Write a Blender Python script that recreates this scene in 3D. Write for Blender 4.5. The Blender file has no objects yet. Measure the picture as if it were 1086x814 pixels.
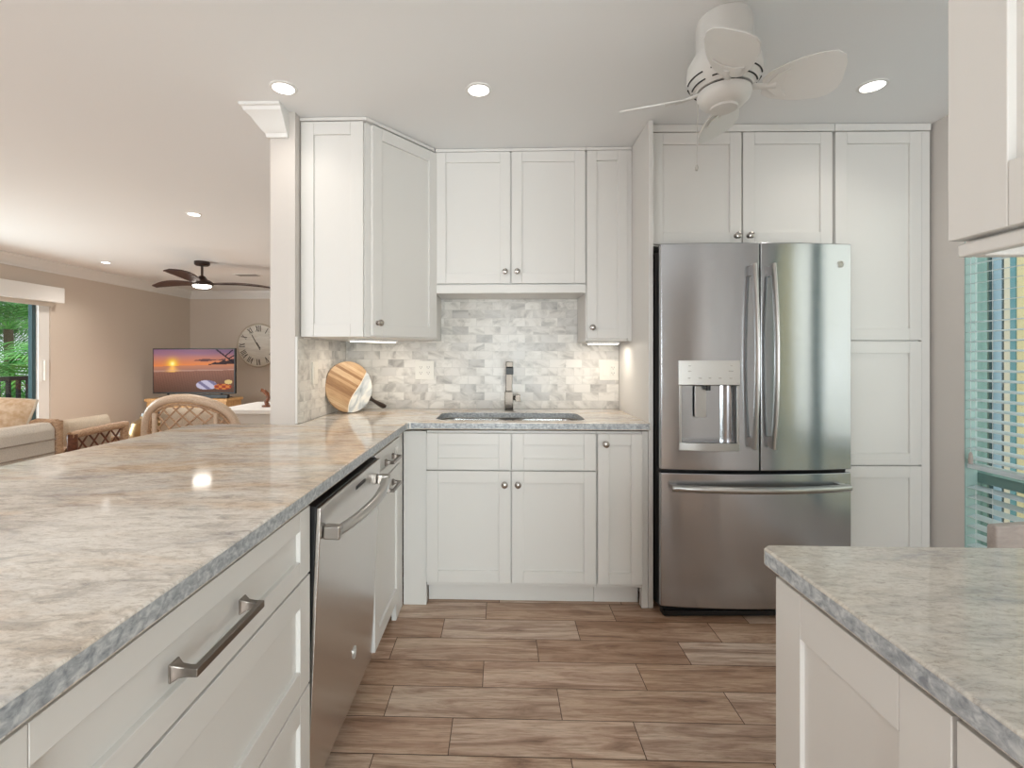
import bpy, bmesh, math, random
from mathutils import Matrix, Vector
R = math.radians
PI = math.pi
SC = bpy.context.scene
C = SC.collection

# ------------------------------------------------------------------ camera, world, exposure
EYE = 1.23
cam_d = bpy.data.cameras.new('camera')
cam_d.sensor_fit = 'HORIZONTAL'
cam_d.sensor_width = 36.0
cam_d.lens = 515.0 / 1086.0 * 36.0
cam_d.shift_x = (543.0 - 515.5) / 1086.0
cam_d.shift_y = -(407.0 - 379.0) / 1086.0
cam_d.clip_start = 0.02
cam = bpy.data.objects.new('camera', cam_d)
C.objects.link(cam)
cam.location = (0, 0, EYE)
cam.rotation_euler = (R(90), 0, R(1.72))
SC.camera = cam
SC.view_settings.view_transform = 'Standard'
SC.view_settings.look = 'None'
SC.view_settings.gamma = 1.0
SC.view_settings.use_curve_mapping = False
SC.view_settings.exposure = 0.07

world = bpy.data.worlds.new('world')
SC.world = world
world.use_nodes = True
wb = world.node_tree.nodes['Background']
wb.inputs[0].default_value = (0.93, 0.96, 1.0, 1)
wb.inputs[1].default_value = 1.15


def area_light(name, loc, rot, sx, sy, power, color=(1, 1, 1)):
    d = bpy.data.lights.new(name, 'AREA')
    d.shape = 'RECTANGLE'
    d.size, d.size_y, d.energy, d.color = sx, sy, power, color
    o = bpy.data.objects.new(name, d)
    C.objects.link(o)
    o.location, o.rotation_euler = loc, rot
    return o


CEIL = 2.395
# sun, daylight at window and terrace door, added lamps behind the camera
sun_d = bpy.data.lights.new('sun', 'SUN')
sun_d.energy, sun_d.angle, sun_d.color = 1.3, R(2), (1.0, 0.96, 0.88)
sun = bpy.data.objects.new('sun', sun_d)
C.objects.link(sun)
sun.rotation_euler = (R(14), R(-34), 0)
area_light('daylight_kitchen_window', (2.62, 1.6, 1.5), (0, R(90), 0), 1.6, 1.4, 10, (0.95, 0.97, 1.0))
area_light('added_door_fill', (.375, -2.85, 1.0), (R(80), 0, 0), 1.2, 1.9, 120, (0.97, 0.985, 1.0))  # added fill lamp at the added rear door, brightens the base cabinets
area_light('added_rear_fill', (-4.1, -3.2, 1.3), (R(105), 0, R(12)), 2.6, 2.2, 85, (0.94, 0.97, 1.0))  # added fill lamp at the open rear, no window stands there
area_light('added_streak_lamp', (2.42, -.835, 1.1), (0, R(90), 0), 1.9, .2, 9, (0.95, 0.98, 1.0))  # added lamp that puts a bright streak in the refrigerator door
area_light('daylight_terrace_door', (-6.1, 3.95, 1.2), (0, R(-90), 0), 1.9, 1.3, 110, (0.95, 0.99, 1.0))

# ------------------------------------------------------------------ helpers


class MB:
    """collects shapes, then links them as one mesh object"""

    def __init__(self):
        self.bm = bmesh.new()

    def box(self, x0, x1, y0, y1, z0, z1, M=None):
        v = [Vector((x, y, z)) for z in (z0, z1) for y in (y0, y1) for x in (x0, x1)]
        if M is not None:
            v = [M @ p for p in v]
        v = [self.bm.verts.new(p) for p in v]
        for f in ((0, 2, 3, 1), (4, 5, 7, 6), (0, 1, 5, 4), (2, 6, 7, 3), (0, 4, 6, 2), (1, 3, 7, 5)):
            self.bm.faces.new([v[i] for i in f])
        return self

    def poly(self, pts):
        self.bm.faces.new([self.bm.verts.new(p) for p in pts])
        return self

    def prism(self, pts, a, b, axis='z', M=None):
        def mk(p, h):
            q = {'z': (p[0], p[1], h), 'y': (p[0], h, p[1]), 'x': (h, p[0], p[1])}[axis]
            q = Vector(q)
            return M @ q if M is not None else q
        lo = [self.bm.verts.new(mk(p, a)) for p in pts]
        hi = [self.bm.verts.new(mk(p, b)) for p in pts]
        n = len(pts)
        fs = [self.bm.faces.new(lo[::-1]), self.bm.faces.new(hi)]
        for i in range(n):
            fs.append(self.bm.faces.new((lo[i], lo[(i + 1) % n], hi[(i + 1) % n], hi[i])))
        bmesh.ops.recalc_face_normals(self.bm, faces=fs)
        return self

    def tube(self, pts, r, n=10, closed=False, squash=None):
        pts = [Vector(p) for p in pts]
        m = len(pts)
        rs = list(r) if hasattr(r, '__len__') else [r] * m
        rings = []
        prev = None
        for i, p in enumerate(pts):
            if closed:
                t = pts[(i + 1) % m] - pts[i - 1]
            else:
                t = pts[min(i + 1, m - 1)] - pts[max(i - 1, 0)]
            if t.length < 1e-9:
                t = Vector((0, 0, 1))
            t.normalize()
            if prev is None:
                up = Vector((0, 0, 1)) if abs(t.z) < 0.9 else Vector((1, 0, 0))
                a = t.cross(up).normalized()
            else:
                a = (prev - t * prev.dot(t)).normalized()
            prev = a
            b = t.cross(a)
            ring = []
            for k in range(n):
                an = 2 * PI * k / n
                ca, sa = math.cos(an), math.sin(an)
                if squash:
                    sa *= squash
                ring.append(self.bm.verts.new(p + (a * ca + b * sa) * rs[i]))
            rings.append(ring)
        fs = []
        for i in range(m if closed else m - 1):
            A, B = rings[i], rings[(i + 1) % m]
            for k in range(n):
                fs.append(self.bm.faces.new((A[k], A[(k + 1) % n], B[(k + 1) % n], B[k])))
        if not closed:
            fs.append(self.bm.faces.new(rings[0][::-1]))
            fs.append(self.bm.faces.new(rings[-1]))
        bmesh.ops.recalc_face_normals(self.bm, faces=fs)
        return self

    def cyl(self, p0, p1, r, n=20):
        return self.tube([p0, p1], r, n)

    def bar(self, p0, p1, w, h):
        """rectangular bar between two points; w sideways, h upwards"""
        p0, p1 = Vector(p0), Vector(p1)
        t = (p1 - p0).normalized()
        up = Vector((0, 0, 1)) if abs(t.z) < 0.9 else Vector((0, -1, 0))
        a = t.cross(up).normalized()
        b = a.cross(t)
        v = []
        for p in (p0, p1):
            for sa, sb in ((-1, -1), (1, -1), (1, 1), (-1, 1)):
                v.append(self.bm.verts.new(p + a * sa * w / 2 + b * sb * h / 2))
        fs = []
        for f in ((0, 1, 2, 3), (7, 6, 5, 4), (0, 4, 5, 1), (1, 5, 6, 2), (2, 6, 7, 3), (3, 7, 4, 0)):
            fs.append(self.bm.faces.new([v[i] for i in f]))
        bmesh.ops.recalc_face_normals(self.bm, faces=fs)
        return self

    def lathe(self, prof, c=(0, 0, 0), n=32, M=None):
        c = Vector(c)
        rings = []
        for r, z in prof:
            if r < 1e-6:
                q = Vector((0, 0, z))
                rings.append([self.bm.verts.new(c + (M @ q if M is not None else q))])
            else:
                rg = []
                for k in range(n):
                    q = Vector((r * math.cos(2 * PI * k / n), r * math.sin(2 * PI * k / n), z))
                    rg.append(self.bm.verts.new(c + (M @ q if M is not None else q)))
                rings.append(rg)
        fs = []
        for A, B in zip(rings, rings[1:]):
            for k in range(n):
                a0, a1 = A[k % len(A)], A[(k + 1) % len(A)]
                b0, b1 = B[k % len(B)], B[(k + 1) % len(B)]
                q = []
                for v in (a0, a1, b1, b0):
                    if v not in q:
                        q.append(v)
                if len(q) > 2:
                    fs.append(self.bm.faces.new(q))
        bmesh.ops.recalc_face_normals(self.bm, faces=fs)
        return self

    def pillow(self, c, w, h, d, M=None, n=18, p=2.6, pinch=0.0):
        """soft cushion: w along x, h along z, d thickness along y"""
        c = Vector(c)
        g = {}
        fs = []
        for s in (1, -1):
            for i in range(n + 1):
                for j in range(n + 1):
                    u, v = 2 * i / n - 1, 2 * j / n - 1
                    edge = i in (0, n) or j in (0, n)
                    if edge and s == -1:
                        continue
                    t = max(0.0, (1 - abs(u) ** p)) * max(0.0, (1 - abs(v) ** p))
                    k = 1 - pinch * (u * u * (1 - v * v) * 0 + (1 - abs(u)) * (abs(v) > .6) * abs(v) * .1)
                    q = Vector((u * w / 2 * (1 - pinch * (1 - v * v) * .06), s * d / 2 * math.sqrt(t), v * h / 2 * k * (1 - pinch * (1 - u * u) * .06)))
                    q = c + (M @ q if M is not None else q)
                    g[(s, i, j)] = self.bm.verts.new(q)

        def G(s, i, j):
            if i in (0, n) or j in (0, n):
                return g[(1, i, j)]
            return g[(s, i, j)]
        for s in (1, -1):
            for i in range(n):
                for j in range(n):
                    q = [G(s, i, j), G(s, i + 1, j), G(s, i + 1, j + 1), G(s, i, j + 1)]
                    fs.append(self.bm.faces.new(q if s == -1 else q[::-1]))
        bmesh.ops.recalc_face_normals(self.bm, faces=fs)
        return self

    def build(self, name, mat, parent=None, bevel=0.0, seg=2, smooth=True, angle=35, loc=None):
        me = bpy.data.meshes.new(name)
        self.bm.to_mesh(me)
        self.bm.free()
        o = bpy.data.objects.new(name, me)
        C.objects.link(o)
        if isinstance(mat, (list, tuple)):
            for m_ in mat:
                me.materials.append(m_)
        else:
            me.materials.append(mat)
        if smooth:
            for p in me.polygons:
                p.use_smooth = True
            me.set_sharp_from_angle(angle=R(angle))
        if bevel > 0:
            b = o.modifiers.new('bevel', 'BEVEL')
            b.width, b.segments, b.limit_method, b.angle_limit = bevel, seg, 'ANGLE', R(40)
            b.harden_normals = True
        if parent is not None:
            o.parent = parent
        if loc is not None:
            o.location = loc
        return o


def thing(name, label, cat, loc=(0, 0, 0), rz=0.0, group=None):
    o = bpy.data.objects.new(name, None)
    o.empty_display_size = 0.05
    C.objects.link(o)
    o.location = loc
    o.rotation_euler = (0, 0, rz)
    return tag(o, label, cat, group)


def tag(o, label, cat, group=None):
    o['label'] = label
    o['category'] = cat
    if group:
        o['group'] = group
    return o


def struct(o):
    o['kind'] = 'structure'
    return o


def copy_tree(o, parent=None):
    c = o.copy()
    C.objects.link(c)
    if parent is not None:
        c.parent = parent
    for ch in list(o.children):
        copy_tree(ch, c)
    return c


# ------------------------------------------------------------------ materials
def srgb(r, g, b):
    def f(x):
        x /= 255.0
        return x / 12.92 if x <= 0.04045 else ((x + 0.055) / 1.055) ** 2.4
    return (f(r), f(g), f(b), 1.0)


def mat(name, col, rough=0.5, metal=0.0, spec=0.5, emit=None, es=0.0, coat=0.0, aniso=0.0):
    m = bpy.data.materials.new(name)
    m.use_nodes = True
    b = m.node_tree.nodes['Principled BSDF']
    b.inputs['Base Color'].default_value = col
    b.inputs['Roughness'].default_value = rough
    b.inputs['Metallic'].default_value = metal
    b.inputs['Specular IOR Level'].default_value = spec
    b.inputs['Coat Weight'].default_value = coat
    if aniso:
        b.inputs['Anisotropic'].default_value = aniso
        b.inputs['Anisotropic Rotation'].default_value = 0.25
    if emit:
        b.inputs['Emission Color'].default_value = emit
        b.inputs['Emission Strength'].default_value = es
    return m


class NT:
    def __init__(self, m):
        self.t = m.node_tree
        self.b = self.t.nodes['Principled BSDF']

    def n(self, kind, **kw):
        x = self.t.nodes.new(kind)
        for k, v in kw.items():
            setattr(x, k, v)
        return x

    def l(self, a, b):
        self.t.links.new(a, b)

    def coord(self, scale=(1, 1, 1), rot=(0, 0, 0), loc=(0, 0, 0)):
        tc = self.n('ShaderNodeTexCoord')
        mp = self.n('ShaderNodeMapping')
        mp.inputs['Scale'].default_value = scale
        mp.inputs['Rotation'].default_value = rot
        mp.inputs['Location'].default_value = loc
        self.l(tc.outputs['Object'], mp.inputs['Vector'])
        return mp.outputs['Vector']

    def noise(self, vec, scale, detail=6, rough=0.55, dist=0.0):
        x = self.n('ShaderNodeTexNoise')
        x.inputs['Scale'].default_value = scale
        x.inputs['Detail'].default_value = detail
        x.inputs['Roughness'].default_value = rough
        x.inputs['Distortion'].default_value = dist
        self.l(vec, x.inputs['Vector'])
        return x.outputs['Fac']

    def ramp(self, fac, stops):
        x = self.n('ShaderNodeValToRGB')
        e = x.color_ramp.elements
        while len(e) < len(stops):
            e.new(0.5)
        for i, (p, c) in enumerate(stops):
            e[i].position = p
            e[i].color = c if len(c) == 4 else (*c, 1)
        self.l(fac, x.inputs['Fac'])
        return x.outputs['Color']

    def mix(self, fac, a, b, mode='MIX'):
        x = self.n('ShaderNodeMix', data_type='RGBA', blend_type=mode)
        if isinstance(fac, float):
            x.inputs[0].default_value = fac
        else:
            self.l(fac, x.inputs[0])
        for s, v in ((6, a), (7, b)):
            if isinstance(v, tuple):
                x.inputs[s].default_value = v
            else:
                self.l(v, x.inputs[s])
        return x.outputs[2]

    def bump(self, h, strength=0.2, dist=0.002):
        x = self.n('ShaderNodeBump')
        x.inputs['Strength'].default_value = strength
        x.inputs['Distance'].default_value = dist
        self.l(h, x.inputs['Height'])
        self.l(x.outputs['Normal'], self.b.inputs['Normal'])


M_white = mat('cabinet_white', srgb(225, 222, 218), 0.36)
M_white_in = mat('cabinet_inside', srgb(206, 202, 197), 0.5)
M_wall = mat('greige_paint', srgb(212, 199, 186), 0.75)
M_wallk = mat('kitchen_paint', srgb(212, 205, 199), 0.7)
M_ceil = mat('ceiling_paint', srgb(240, 240, 240), 0.8)
M_trim = mat('trim_white', srgb(234, 232, 229), 0.45)
M_nickel = mat('brushed_nickel', srgb(178, 173, 168), 0.25, 1.0)
M_pull = mat('pewter_pull', srgb(140, 133, 127), 0.33, 1.0)
M_chrome = mat('dark_chrome', srgb(62, 56, 51), 0.16, 1.0)
M_sink = mat('sink_steel', srgb(190, 190, 188), 0.25, 1.0)
M_black = mat('black_plastic', srgb(22, 22, 23), 0.4)
M_rubber = mat('dark_gasket', srgb(45, 42, 40), 0.6)
M_plate = mat('outlet_white', srgb(232, 228, 220), 0.35)
M_slot = mat('outlet_slot', srgb(60, 56, 52), 0.6)
M_fanw = mat('fan_white', srgb(228, 227, 224), 0.3)
M_slat = mat('blind_white', srgb(206, 218, 222), 0.45)
M_glow = mat('lamp_lens', (1, 1, 1, 1), 0.5, emit=(1.0, 0.96, 0.9, 1), es=9.0)
M_strip = mat('undercabinet_lens', (1, 1, 1, 1), 0.5, emit=(1.0, 0.93, 0.82, 1), es=6.0)
M_bronze = mat('oil_rubbed_bronze', srgb(52, 36, 30), 0.4, 0.3)
M_walnut = mat('walnut_blade', srgb(62, 38, 30), 0.4)
M_grass = mat('outdoor_ground', srgb(70, 95, 50), 0.9)


def steel(name, col, rough, aniso=0.9):
    m = mat(name, col, rough, 1.0, aniso=aniso)
    t = NT(m)
    tg = t.n('ShaderNodeTangent', direction_type='RADIAL', axis='Z')
    t.l(tg.outputs['Tangent'], t.b.inputs['Tangent'])
    v = t.coord((1.5, 1.5, 220))
    n1 = t.noise(v, 6, 3)
    n2 = t.noise(t.coord((7, 7, .55)), 1.0, 2)
    ad = t.n('ShaderNodeMath', operation='MULTIPLY_ADD')
    t.l(n2, ad.inputs[0])
    ad.inputs[1].default_value = 14.0
    t.l(n1, ad.inputs[2])
    t.bump(ad.outputs[0], 0.05, 0.0012)
    return m


M_steel = steel('stainless_brushed', srgb(180, 182, 186), 0.16)
M_steel_dk = steel('stainless_dishwasher', srgb(206, 202, 198), 0.22)
M_handle = mat('handle_steel', srgb(186, 185, 183), 0.28, 1.0)


def make_stone(name='quartzite', ang=-26, k=1.0, soft=0.0):
    m = mat(name, (0.6, 0.58, 0.55, 1), 0.08)
    t = NT(m)
    an = (0, 0, R(ang))
    big = t.noise(t.coord((1.2, 3.4, 2.2), an), 2.4 * k, 9, 0.66, 0.9)
    mid = t.noise(t.coord((6, 17, 12), an, (2.3, .4, 0)), 2.4 * k, 9, 0.72, 0.8)
    fine = t.noise(t.coord((26, 60, 44), an), 3.2, 7, 0.75, 0.5)
    base = t.ramp(big, [(0.32, srgb(196, 195, 196)), (0.43, srgb(226, 221, 215)), (0.52, srgb(240, 235, 228)), (0.72, srgb(241, 235, 226))])
    cloud = t.ramp(mid, [(0.32, srgb(168, 166, 168)), (0.44, srgb(222, 219, 215)), (0.54, (1, 1, 1, 1))])
    grain = t.ramp(fine, [(0.32, srgb(166, 158, 150)), (0.43, srgb(232, 228, 224)), (0.52, (1, 1, 1, 1))])
    c = t.mix(0.75 - soft, base, cloud, 'MULTIPLY')
    c = t.mix(0.6, c, grain, 'MULTIPLY')
    tan = t.ramp(t.noise(t.coord((1, 2.0, 1), an, (3.1, 1.7, 0)), 2.1, 5, 0.6, 0.8), [(0.46, (1, 1, 1, 1)), (0.66, srgb(240, 215, 186))])
    c = t.mix(0.8 - 2 * soft, c, tan, 'MULTIPLY')
    if soft:
        c = t.mix(1.0, c, srgb(232, 232, 230), 'MULTIPLY')
    t.l(c, t.b.inputs['Base Color'])
    return m


M_stone = make_stone()
M_stone_island = make_stone('quartzite_island', 24, 1.5, 0.3)


def make_edge():
    m = mat('quartzite_grey_edge', (0.4, 0.42, 0.45, 1), 0.35)
    t = NT(m)
    n1 = t.noise(t.coord((1, 1, 1.4)), 75, 6, 0.6, 0.5)
    c = t.ramp(n1, [(0.33, srgb(134, 138, 144)), (0.5, srgb(172, 176, 180)), (0.66, srgb(206, 208, 208))])
    t.l(c, t.b.inputs['Base Color'])
    t.bump(n1, 0.25, 0.002)
    return m


M_edge = make_edge()  # slab sides are bluer grey and rougher than the top


def make_tile(name, axis):
    m = mat(name, (0.8, 0.8, 0.78, 1), 0.3)
    t = NT(m)
    tc = t.n('ShaderNodeTexCoord')
    sep = t.n('ShaderNodeSeparateXYZ')
    t.l(tc.outputs['Object'], sep.inputs[0])
    cmb = t.n('ShaderNodeCombineXYZ')
    t.l(sep.outputs[0 if axis == 'x' else 1], cmb.inputs[0])
    t.l(sep.outputs[2], cmb.inputs[1])
    br = t.n('ShaderNodeTexBrick')
    br.offset = 0.5
    br.inputs['Scale'].default_value = 1.0
    br.inputs['Brick Width'].default_value = 0.1
    br.inputs['Row Height'].default_value = 0.0508
    br.inputs['Mortar Size'].default_value = 0.0011
    br.inputs['Mortar Smooth'].default_value = 0.1
    br.inputs['Bias'].default_value = -0.15
    br.inputs['Color1'].default_value = (0, 0, 0, 1)
    br.inputs['Color2'].default_value = (1, 1, 1, 1)
    br.inputs['Mortar'].default_value = (0.3, 0.3, 0.3, 1)
    t.l(cmb.outputs[0], br.inputs['Vector'])
    tone = t.ramp(br.outputs['Color'], [(0.0, srgb(234, 230, 224)), (0.45, srgb(226, 221, 215)), (0.62, srgb(218, 214, 209)), (0.85, srgb(203, 199, 195)), (1.0, srgb(188, 185, 181))])
    sc = t.n('ShaderNodeVectorMath', operation='MULTIPLY')
    t.l(cmb.outputs[0], sc.inputs[0])
    sc.inputs[1].default_value = (1, 1.5, 1)
    big = t.n('ShaderNodeVectorMath', operation='SCALE')
    t.l(br.outputs['Color'], big.inputs[0])
    big.inputs['Scale'].default_value = 17.0
    off = t.n('ShaderNodeVectorMath', operation='ADD')
    t.l(sc.outputs[0], off.inputs[0])
    t.l(big.outputs[0], off.inputs[1])
    vein = t.noise(off.outputs[0], 7, 6, 0.6, 1.0)
    vr = t.ramp(vein, [(0.34, srgb(176, 174, 173)), (0.45, srgb(228, 227, 225)), (0.56, (1, 1, 1, 1))])
    c = t.mix(0.75, tone, vr, 'MULTIPLY')
    c = t.mix(br.outputs['Fac'], c, srgb(206, 202, 196))
    t.l(c, t.b.inputs['Base Color'])
    t.bump(br.outputs['Fac'], -0.4, 0.001)
    return m


M_tile_x = make_tile('marble_subway_tile_back', 'x')
M_tile_y = make_tile('marble_subway_tile_side', 'y')


def make_planks():
    m = mat('wood_look_plank', (0.4, 0.3, 0.22, 1), 0.38)
    t = NT(m)
    at = t.n('ShaderNodeAttribute', attribute_name='plank')
    tc = t.n('ShaderNodeTexCoord')
    off = t.n('ShaderNodeVectorMath', operation='SCALE')
    t.l(at.outputs['Color'], off.inputs[0])
    off.inputs['Scale'].default_value = 31.0
    add = t.n('ShaderNodeVectorMath', operation='ADD')
    t.l(tc.outputs['Object'], add.inputs[0])
    t.l(off.outputs[0], add.inputs[1])
    mp = t.n('ShaderNodeMapping')
    mp.inputs['Scale'].default_value = (1.0, 7.0, 1.0)
    t.l(add.outputs[0], mp.inputs['Vector'])
    g1 = t.noise(mp.outputs['Vector'], 2.0, 9, 0.64, 1.3)
    mp2 = t.n('ShaderNodeMapping')
    mp2.inputs['Scale'].default_value = (3.0, 46.0, 1.0)
    t.l(add.outputs[0], mp2.inputs['Vector'])
    g2 = t.noise(mp2.outputs['Vector'], 3.0, 8, 0.7, 0.9)
    base = t.ramp(g1, [(0.30, srgb(140, 114, 98)), (0.43, srgb(188, 160, 141)), (0.56, srgb(216, 194, 176)), (0.75, srgb(230, 215, 200))])
    fine = t.ramp(g2, [(0.33, srgb(150, 136, 126)), (0.45, srgb(226, 218, 212)), (0.55, (1, 1, 1, 1))])
    c = t.mix(0.6, base, fine, 'MULTIPLY')
    tone = t.ramp(at.outputs['Fac'], [(0.0, srgb(236, 208, 186)), (0.35, (1, 1, 1, 1)), (0.65, srgb(240, 226, 212)), (1.0, srgb(202, 176, 158))])
    c = t.mix(0.9, c, tone, 'MULTIPLY')
    t.l(c, t.b.inputs['Base Color'])
    t.bump(g2, 0.1, 0.001)
    return m


M_plank = make_planks()
M_grout = mat('floor_grout', srgb(92, 74, 62), 0.8)


def make_wood(name, c0, c1, scale=(1, 14, 1), rot=(0, 0, 0), rough=0.4):
    m = mat(name, c0, rough)
    t = NT(m)
    g = t.noise(t.coord(scale, rot), 3.0, 6, 0.6, 0.8)
    t.l(t.ramp(g, [(0.36, c0), (0.62, c1)]), t.b.inputs['Base Color'])
    return m


def make_fabric(name, c, c2=None, scale=160):
    m = mat(name, c, 0.9, spec=0.2)
    t = NT(m)
    g = t.noise(t.coord(), scale, 3)
    c2 = c2 or tuple(x * 0.82 for x in c[:3]) + (1,)
    t.l(t.ramp(g, [(0.35, c2), (0.65, c)]), t.b.inputs['Base Color'])
    t.bump(g, 0.3, 0.002)
    return m


M_sofa = make_fabric('sofa_linen', srgb(222, 212, 200))
M_cush = make_fabric('cushion_cream', srgb(222, 206, 186))
M_pill = make_fabric('pillow_tan', srgb(228, 204, 178), srgb(200, 166, 132), 26)
M_rattan = make_wood('rattan_honey', srgb(150, 112, 84), srgb(205, 172, 140), (18, 18, 90))
M_rattan_dk = make_wood('rattan_dark', srgb(92, 52, 38), srgb(128, 80, 58), (8, 8, 30))
M_wicker = make_wood('wicker_wrap', srgb(196, 168, 142), srgb(222, 200, 178), (60, 60, 60))
M_pine = make_wood('console_pine', srgb(176, 130, 78), srgb(204, 160, 104), (14, 14, 2))
M_board = mat('x', (1, 1, 1, 1))
M_brass = mat('aged_brass', srgb(150, 122, 84), 0.32, 1.0)
M_taupe = make_wood('taupe_wood', srgb(160, 149, 143), srgb(174, 163, 157), (3, 30, 30))
M_dkwood = make_wood('carved_dark_wood', srgb(92, 50, 28), srgb(136, 80, 46), (20, 20, 6))


def make_board():
    m = mat('striped_cutting_board_wood', (0.5, 0.3, 0.15, 1), 0.42)
    t = NT(m)
    tc = t.n('ShaderNodeTexCoord')
    sp = t.n('ShaderNodeSeparateXYZ')
    t.l(tc.outputs['Object'], sp.inputs[0])
    mu = t.n('ShaderNodeMath', operation='MULTIPLY')
    t.l(sp.outputs[2], mu.inputs[0])
    mu.inputs[1].default_value = 62.0
    fl = t.n('ShaderNodeMath', operation='FLOOR')
    t.l(mu.outputs[0], fl.inputs[0])
    wn = t.n('ShaderNodeTexWhiteNoise', noise_dimensions='1D')
    t.l(fl.outputs[0], wn.inputs['W'])
    c0 = t.ramp(wn.outputs['Value'], [(0.0, srgb(152, 114, 80)), (0.45, srgb(190, 154, 116)), (1.0, srgb(212, 182, 146))])
    g = t.noise(t.coord((5, 5, 90)), 4, 5)
    c = t.mix(0.5, c0, t.ramp(g, [(0.3, srgb(186, 164, 140)), (0.6, (1, 1, 1, 1))]), 'MULTIPLY')
    t.l(c, t.b.inputs['Base Color'])
    return m


M_board = make_board()


def make_resin():
    m = mat('swirled_resin', (0.8, 0.8, 0.8, 1), 0.2)
    t = NT(m)
    g = t.noise(t.coord((1, 1, 0.5)), 14, 5, 0.5, 1.5)
    t.l(t.ramp(g, [(0.34, srgb(150, 158, 164)), (0.5, srgb(206, 210, 212)), (0.65, srgb(240, 238, 232))]), t.b.inputs['Base Color'])
    return m


M_resin = make_resin()
M_dkhandle = mat('dark_handle', srgb(44, 32, 28), 0.3)


def make_glass(name, tint=(1, 1, 1, 1)):
    m = bpy.data.materials.new(name)
    m.use_nodes = True
    t = m.node_tree
    t.nodes.clear()
    o = t.nodes.new('ShaderNodeOutputMaterial')
    mx = t.nodes.new('ShaderNodeMixShader')
    tr = t.nodes.new('ShaderNodeBsdfTransparent')
    gl = t.nodes.new('ShaderNodeBsdfGlossy')
    tr.inputs[0].default_value = tint
    gl.inputs['Roughness'].default_value = 0.02
    mx.inputs[0].default_value = 0.06
    t.links.new(tr.outputs[0], mx.inputs[1])
    t.links.new(gl.outputs[0], mx.inputs[2])
    t.links.new(mx.outputs[0], o.inputs[0])
    return m


M_glass = make_glass('window_glass', (0.94, 0.98, 0.98, 1))

# ------------------------------------------------------------------ room shell
XW = 2.148      # right wall
XL = -5.52      # living room left wall
YF = 8.47       # living room far wall
YB = -2.6       # how far the room runs behind the camera
YK = 3.0        # tiled face of the kitchen back wall


def build_floor():
    bm = bmesh.new()
    me = bpy.data.meshes.new('floor')
    w, L, g = 0.157, 0.61, 0.0015
    fixed = {0: -0.07, -1: 0.347, -2: 0.155, -3: -0.068, -4: 0.209, -5: -0.163}
    rng = random.Random(4)
    lay = bm.loops.layers.float_color.new('plank')
    i0 = int((YB - 2.283) / w) - 1
    i1 = int((YF + 0.1 - 2.283) / w) + 1
    for i in range(i0, i1):
        y0 = 2.283 + i * w
        off = fixed.get(i, rng.uniform(-.3, .3))
        n = int((XL - 0.2 - off) / L) - 1
        x = off + n * L
        while x < XW + 0.1:
            xa, xb = max(x, XL - 0.15), min(x + L, XW + 0.15)
            v = rng.random()
            c = (v, rng.random(), rng.random(), 1)
            if xb - xa > 0.02:
                f = bm.faces.new([bm.verts.new(p) for p in ((xa + g, y0 + g, 0), (xb - g, y0 + g, 0), (xb - g, y0 + w - g, 0), (xa + g, y0 + w - g, 0))])
                for lp in f.loops:
                    lp[lay] = (v, v, c[1], 1)
            x += L
    # grout bed with thickness
    vs = [bm.verts.new((x, y, z)) for z in (-0.12, -0.002) for (x, y) in ((XL - .16, YB), (XW + .16, YB), (XW + .16, YF + .12), (XL - .16, YF + .12))]
    for f in ((3, 2, 1, 0), (4, 5, 6, 7), (0, 1, 5, 4), (1, 2, 6, 5), (2, 3, 7, 6), (3, 0, 4, 7)):
        q = bm.faces.new([vs[k] for k in f])
        q.material_index = 1
    bm.to_mesh(me)
    bm.free()
    me.materials.append(M_plank)
    me.materials.append(M_grout)
    o = bpy.data.objects.new('floor', me)
    C.objects.link(o)
    struct(o)


build_floor()
struct(MB().box(XL - .15, XW + .15, YB, YF + .12, CEIL, CEIL + .12).build('ceiling', M_ceil))
# walls
struct(MB().box(-1.094, XW + .15, YK + .01, YK + .13, 0, CEIL).build('wall_back', M_wallk))
struct(MB().box(-1.094, -0.975, 2.275, YK + .01, 0, CEIL).build('wall_partition', M_wallk))
struct(MB().box(XL - .15, -1.0, YF, YF + .12, 0, CEIL).build('wall_far', M_wall))
WY0, WY1, WZ0, WZ1 = 1.0, 2.317, 0.30, 2.12      # kitchen window opening
w = MB()
NY0, NY1 = -.95, -.72      # narrow window added for a bright streak in the refrigerator door
w.box(XW, XW + .055, YB, NY0, 0, CEIL)
w.box(XW, XW + .055, NY1, WY0, 0, CEIL)
w.box(XW, XW + .055, NY0, NY1, 2.1, CEIL)
w.box(XW, XW + .055, NY0, NY1, 0, .08)
w.box(XW, XW + .055, WY1, YK + .01, 0, CEIL)
w.box(XW, XW + .055, WY0, WY1, 0, WZ0)
w.box(XW, XW + .055, WY0, WY1, WZ1, CEIL)
struct(w.build('wall_right', M_wallk, smooth=False))
RX0, RX1, RZ1 = -.30, 1.05, 2.05       # unseen glazed door, added so fill light reaches the base cabinets
struct(MB().box(-2.6, RX0, YB - .12, YB, 0, CEIL).box(RX1, XW + .14, YB - .12, YB, 0, CEIL).box(RX0, RX1, YB - .12, YB, RZ1, CEIL).build('wall_rear', M_wallk, smooth=False))
d2 = struct(MB().box(RX0 + .001, RX0 + .07, YB - .09, YB - .03, 0, RZ1 - .001).box(RX1 - .07, RX1 - .001, YB - .09, YB - .03, 0, RZ1 - .001)
            .box(RX0 + .07, RX1 - .07, YB - .09, YB - .03, RZ1 - .07, RZ1 - .001).box(RX0 + .07, RX1 - .07, YB - .09, YB - .03, 0, .08).build('added_fill_door', M_trim, bevel=.003))
MB().box(RX0 + .07, RX1 - .07, YB - .063, YB - .057, .08, RZ1 - .07).build('pane', M_glass, d2, smooth=False)
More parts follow.
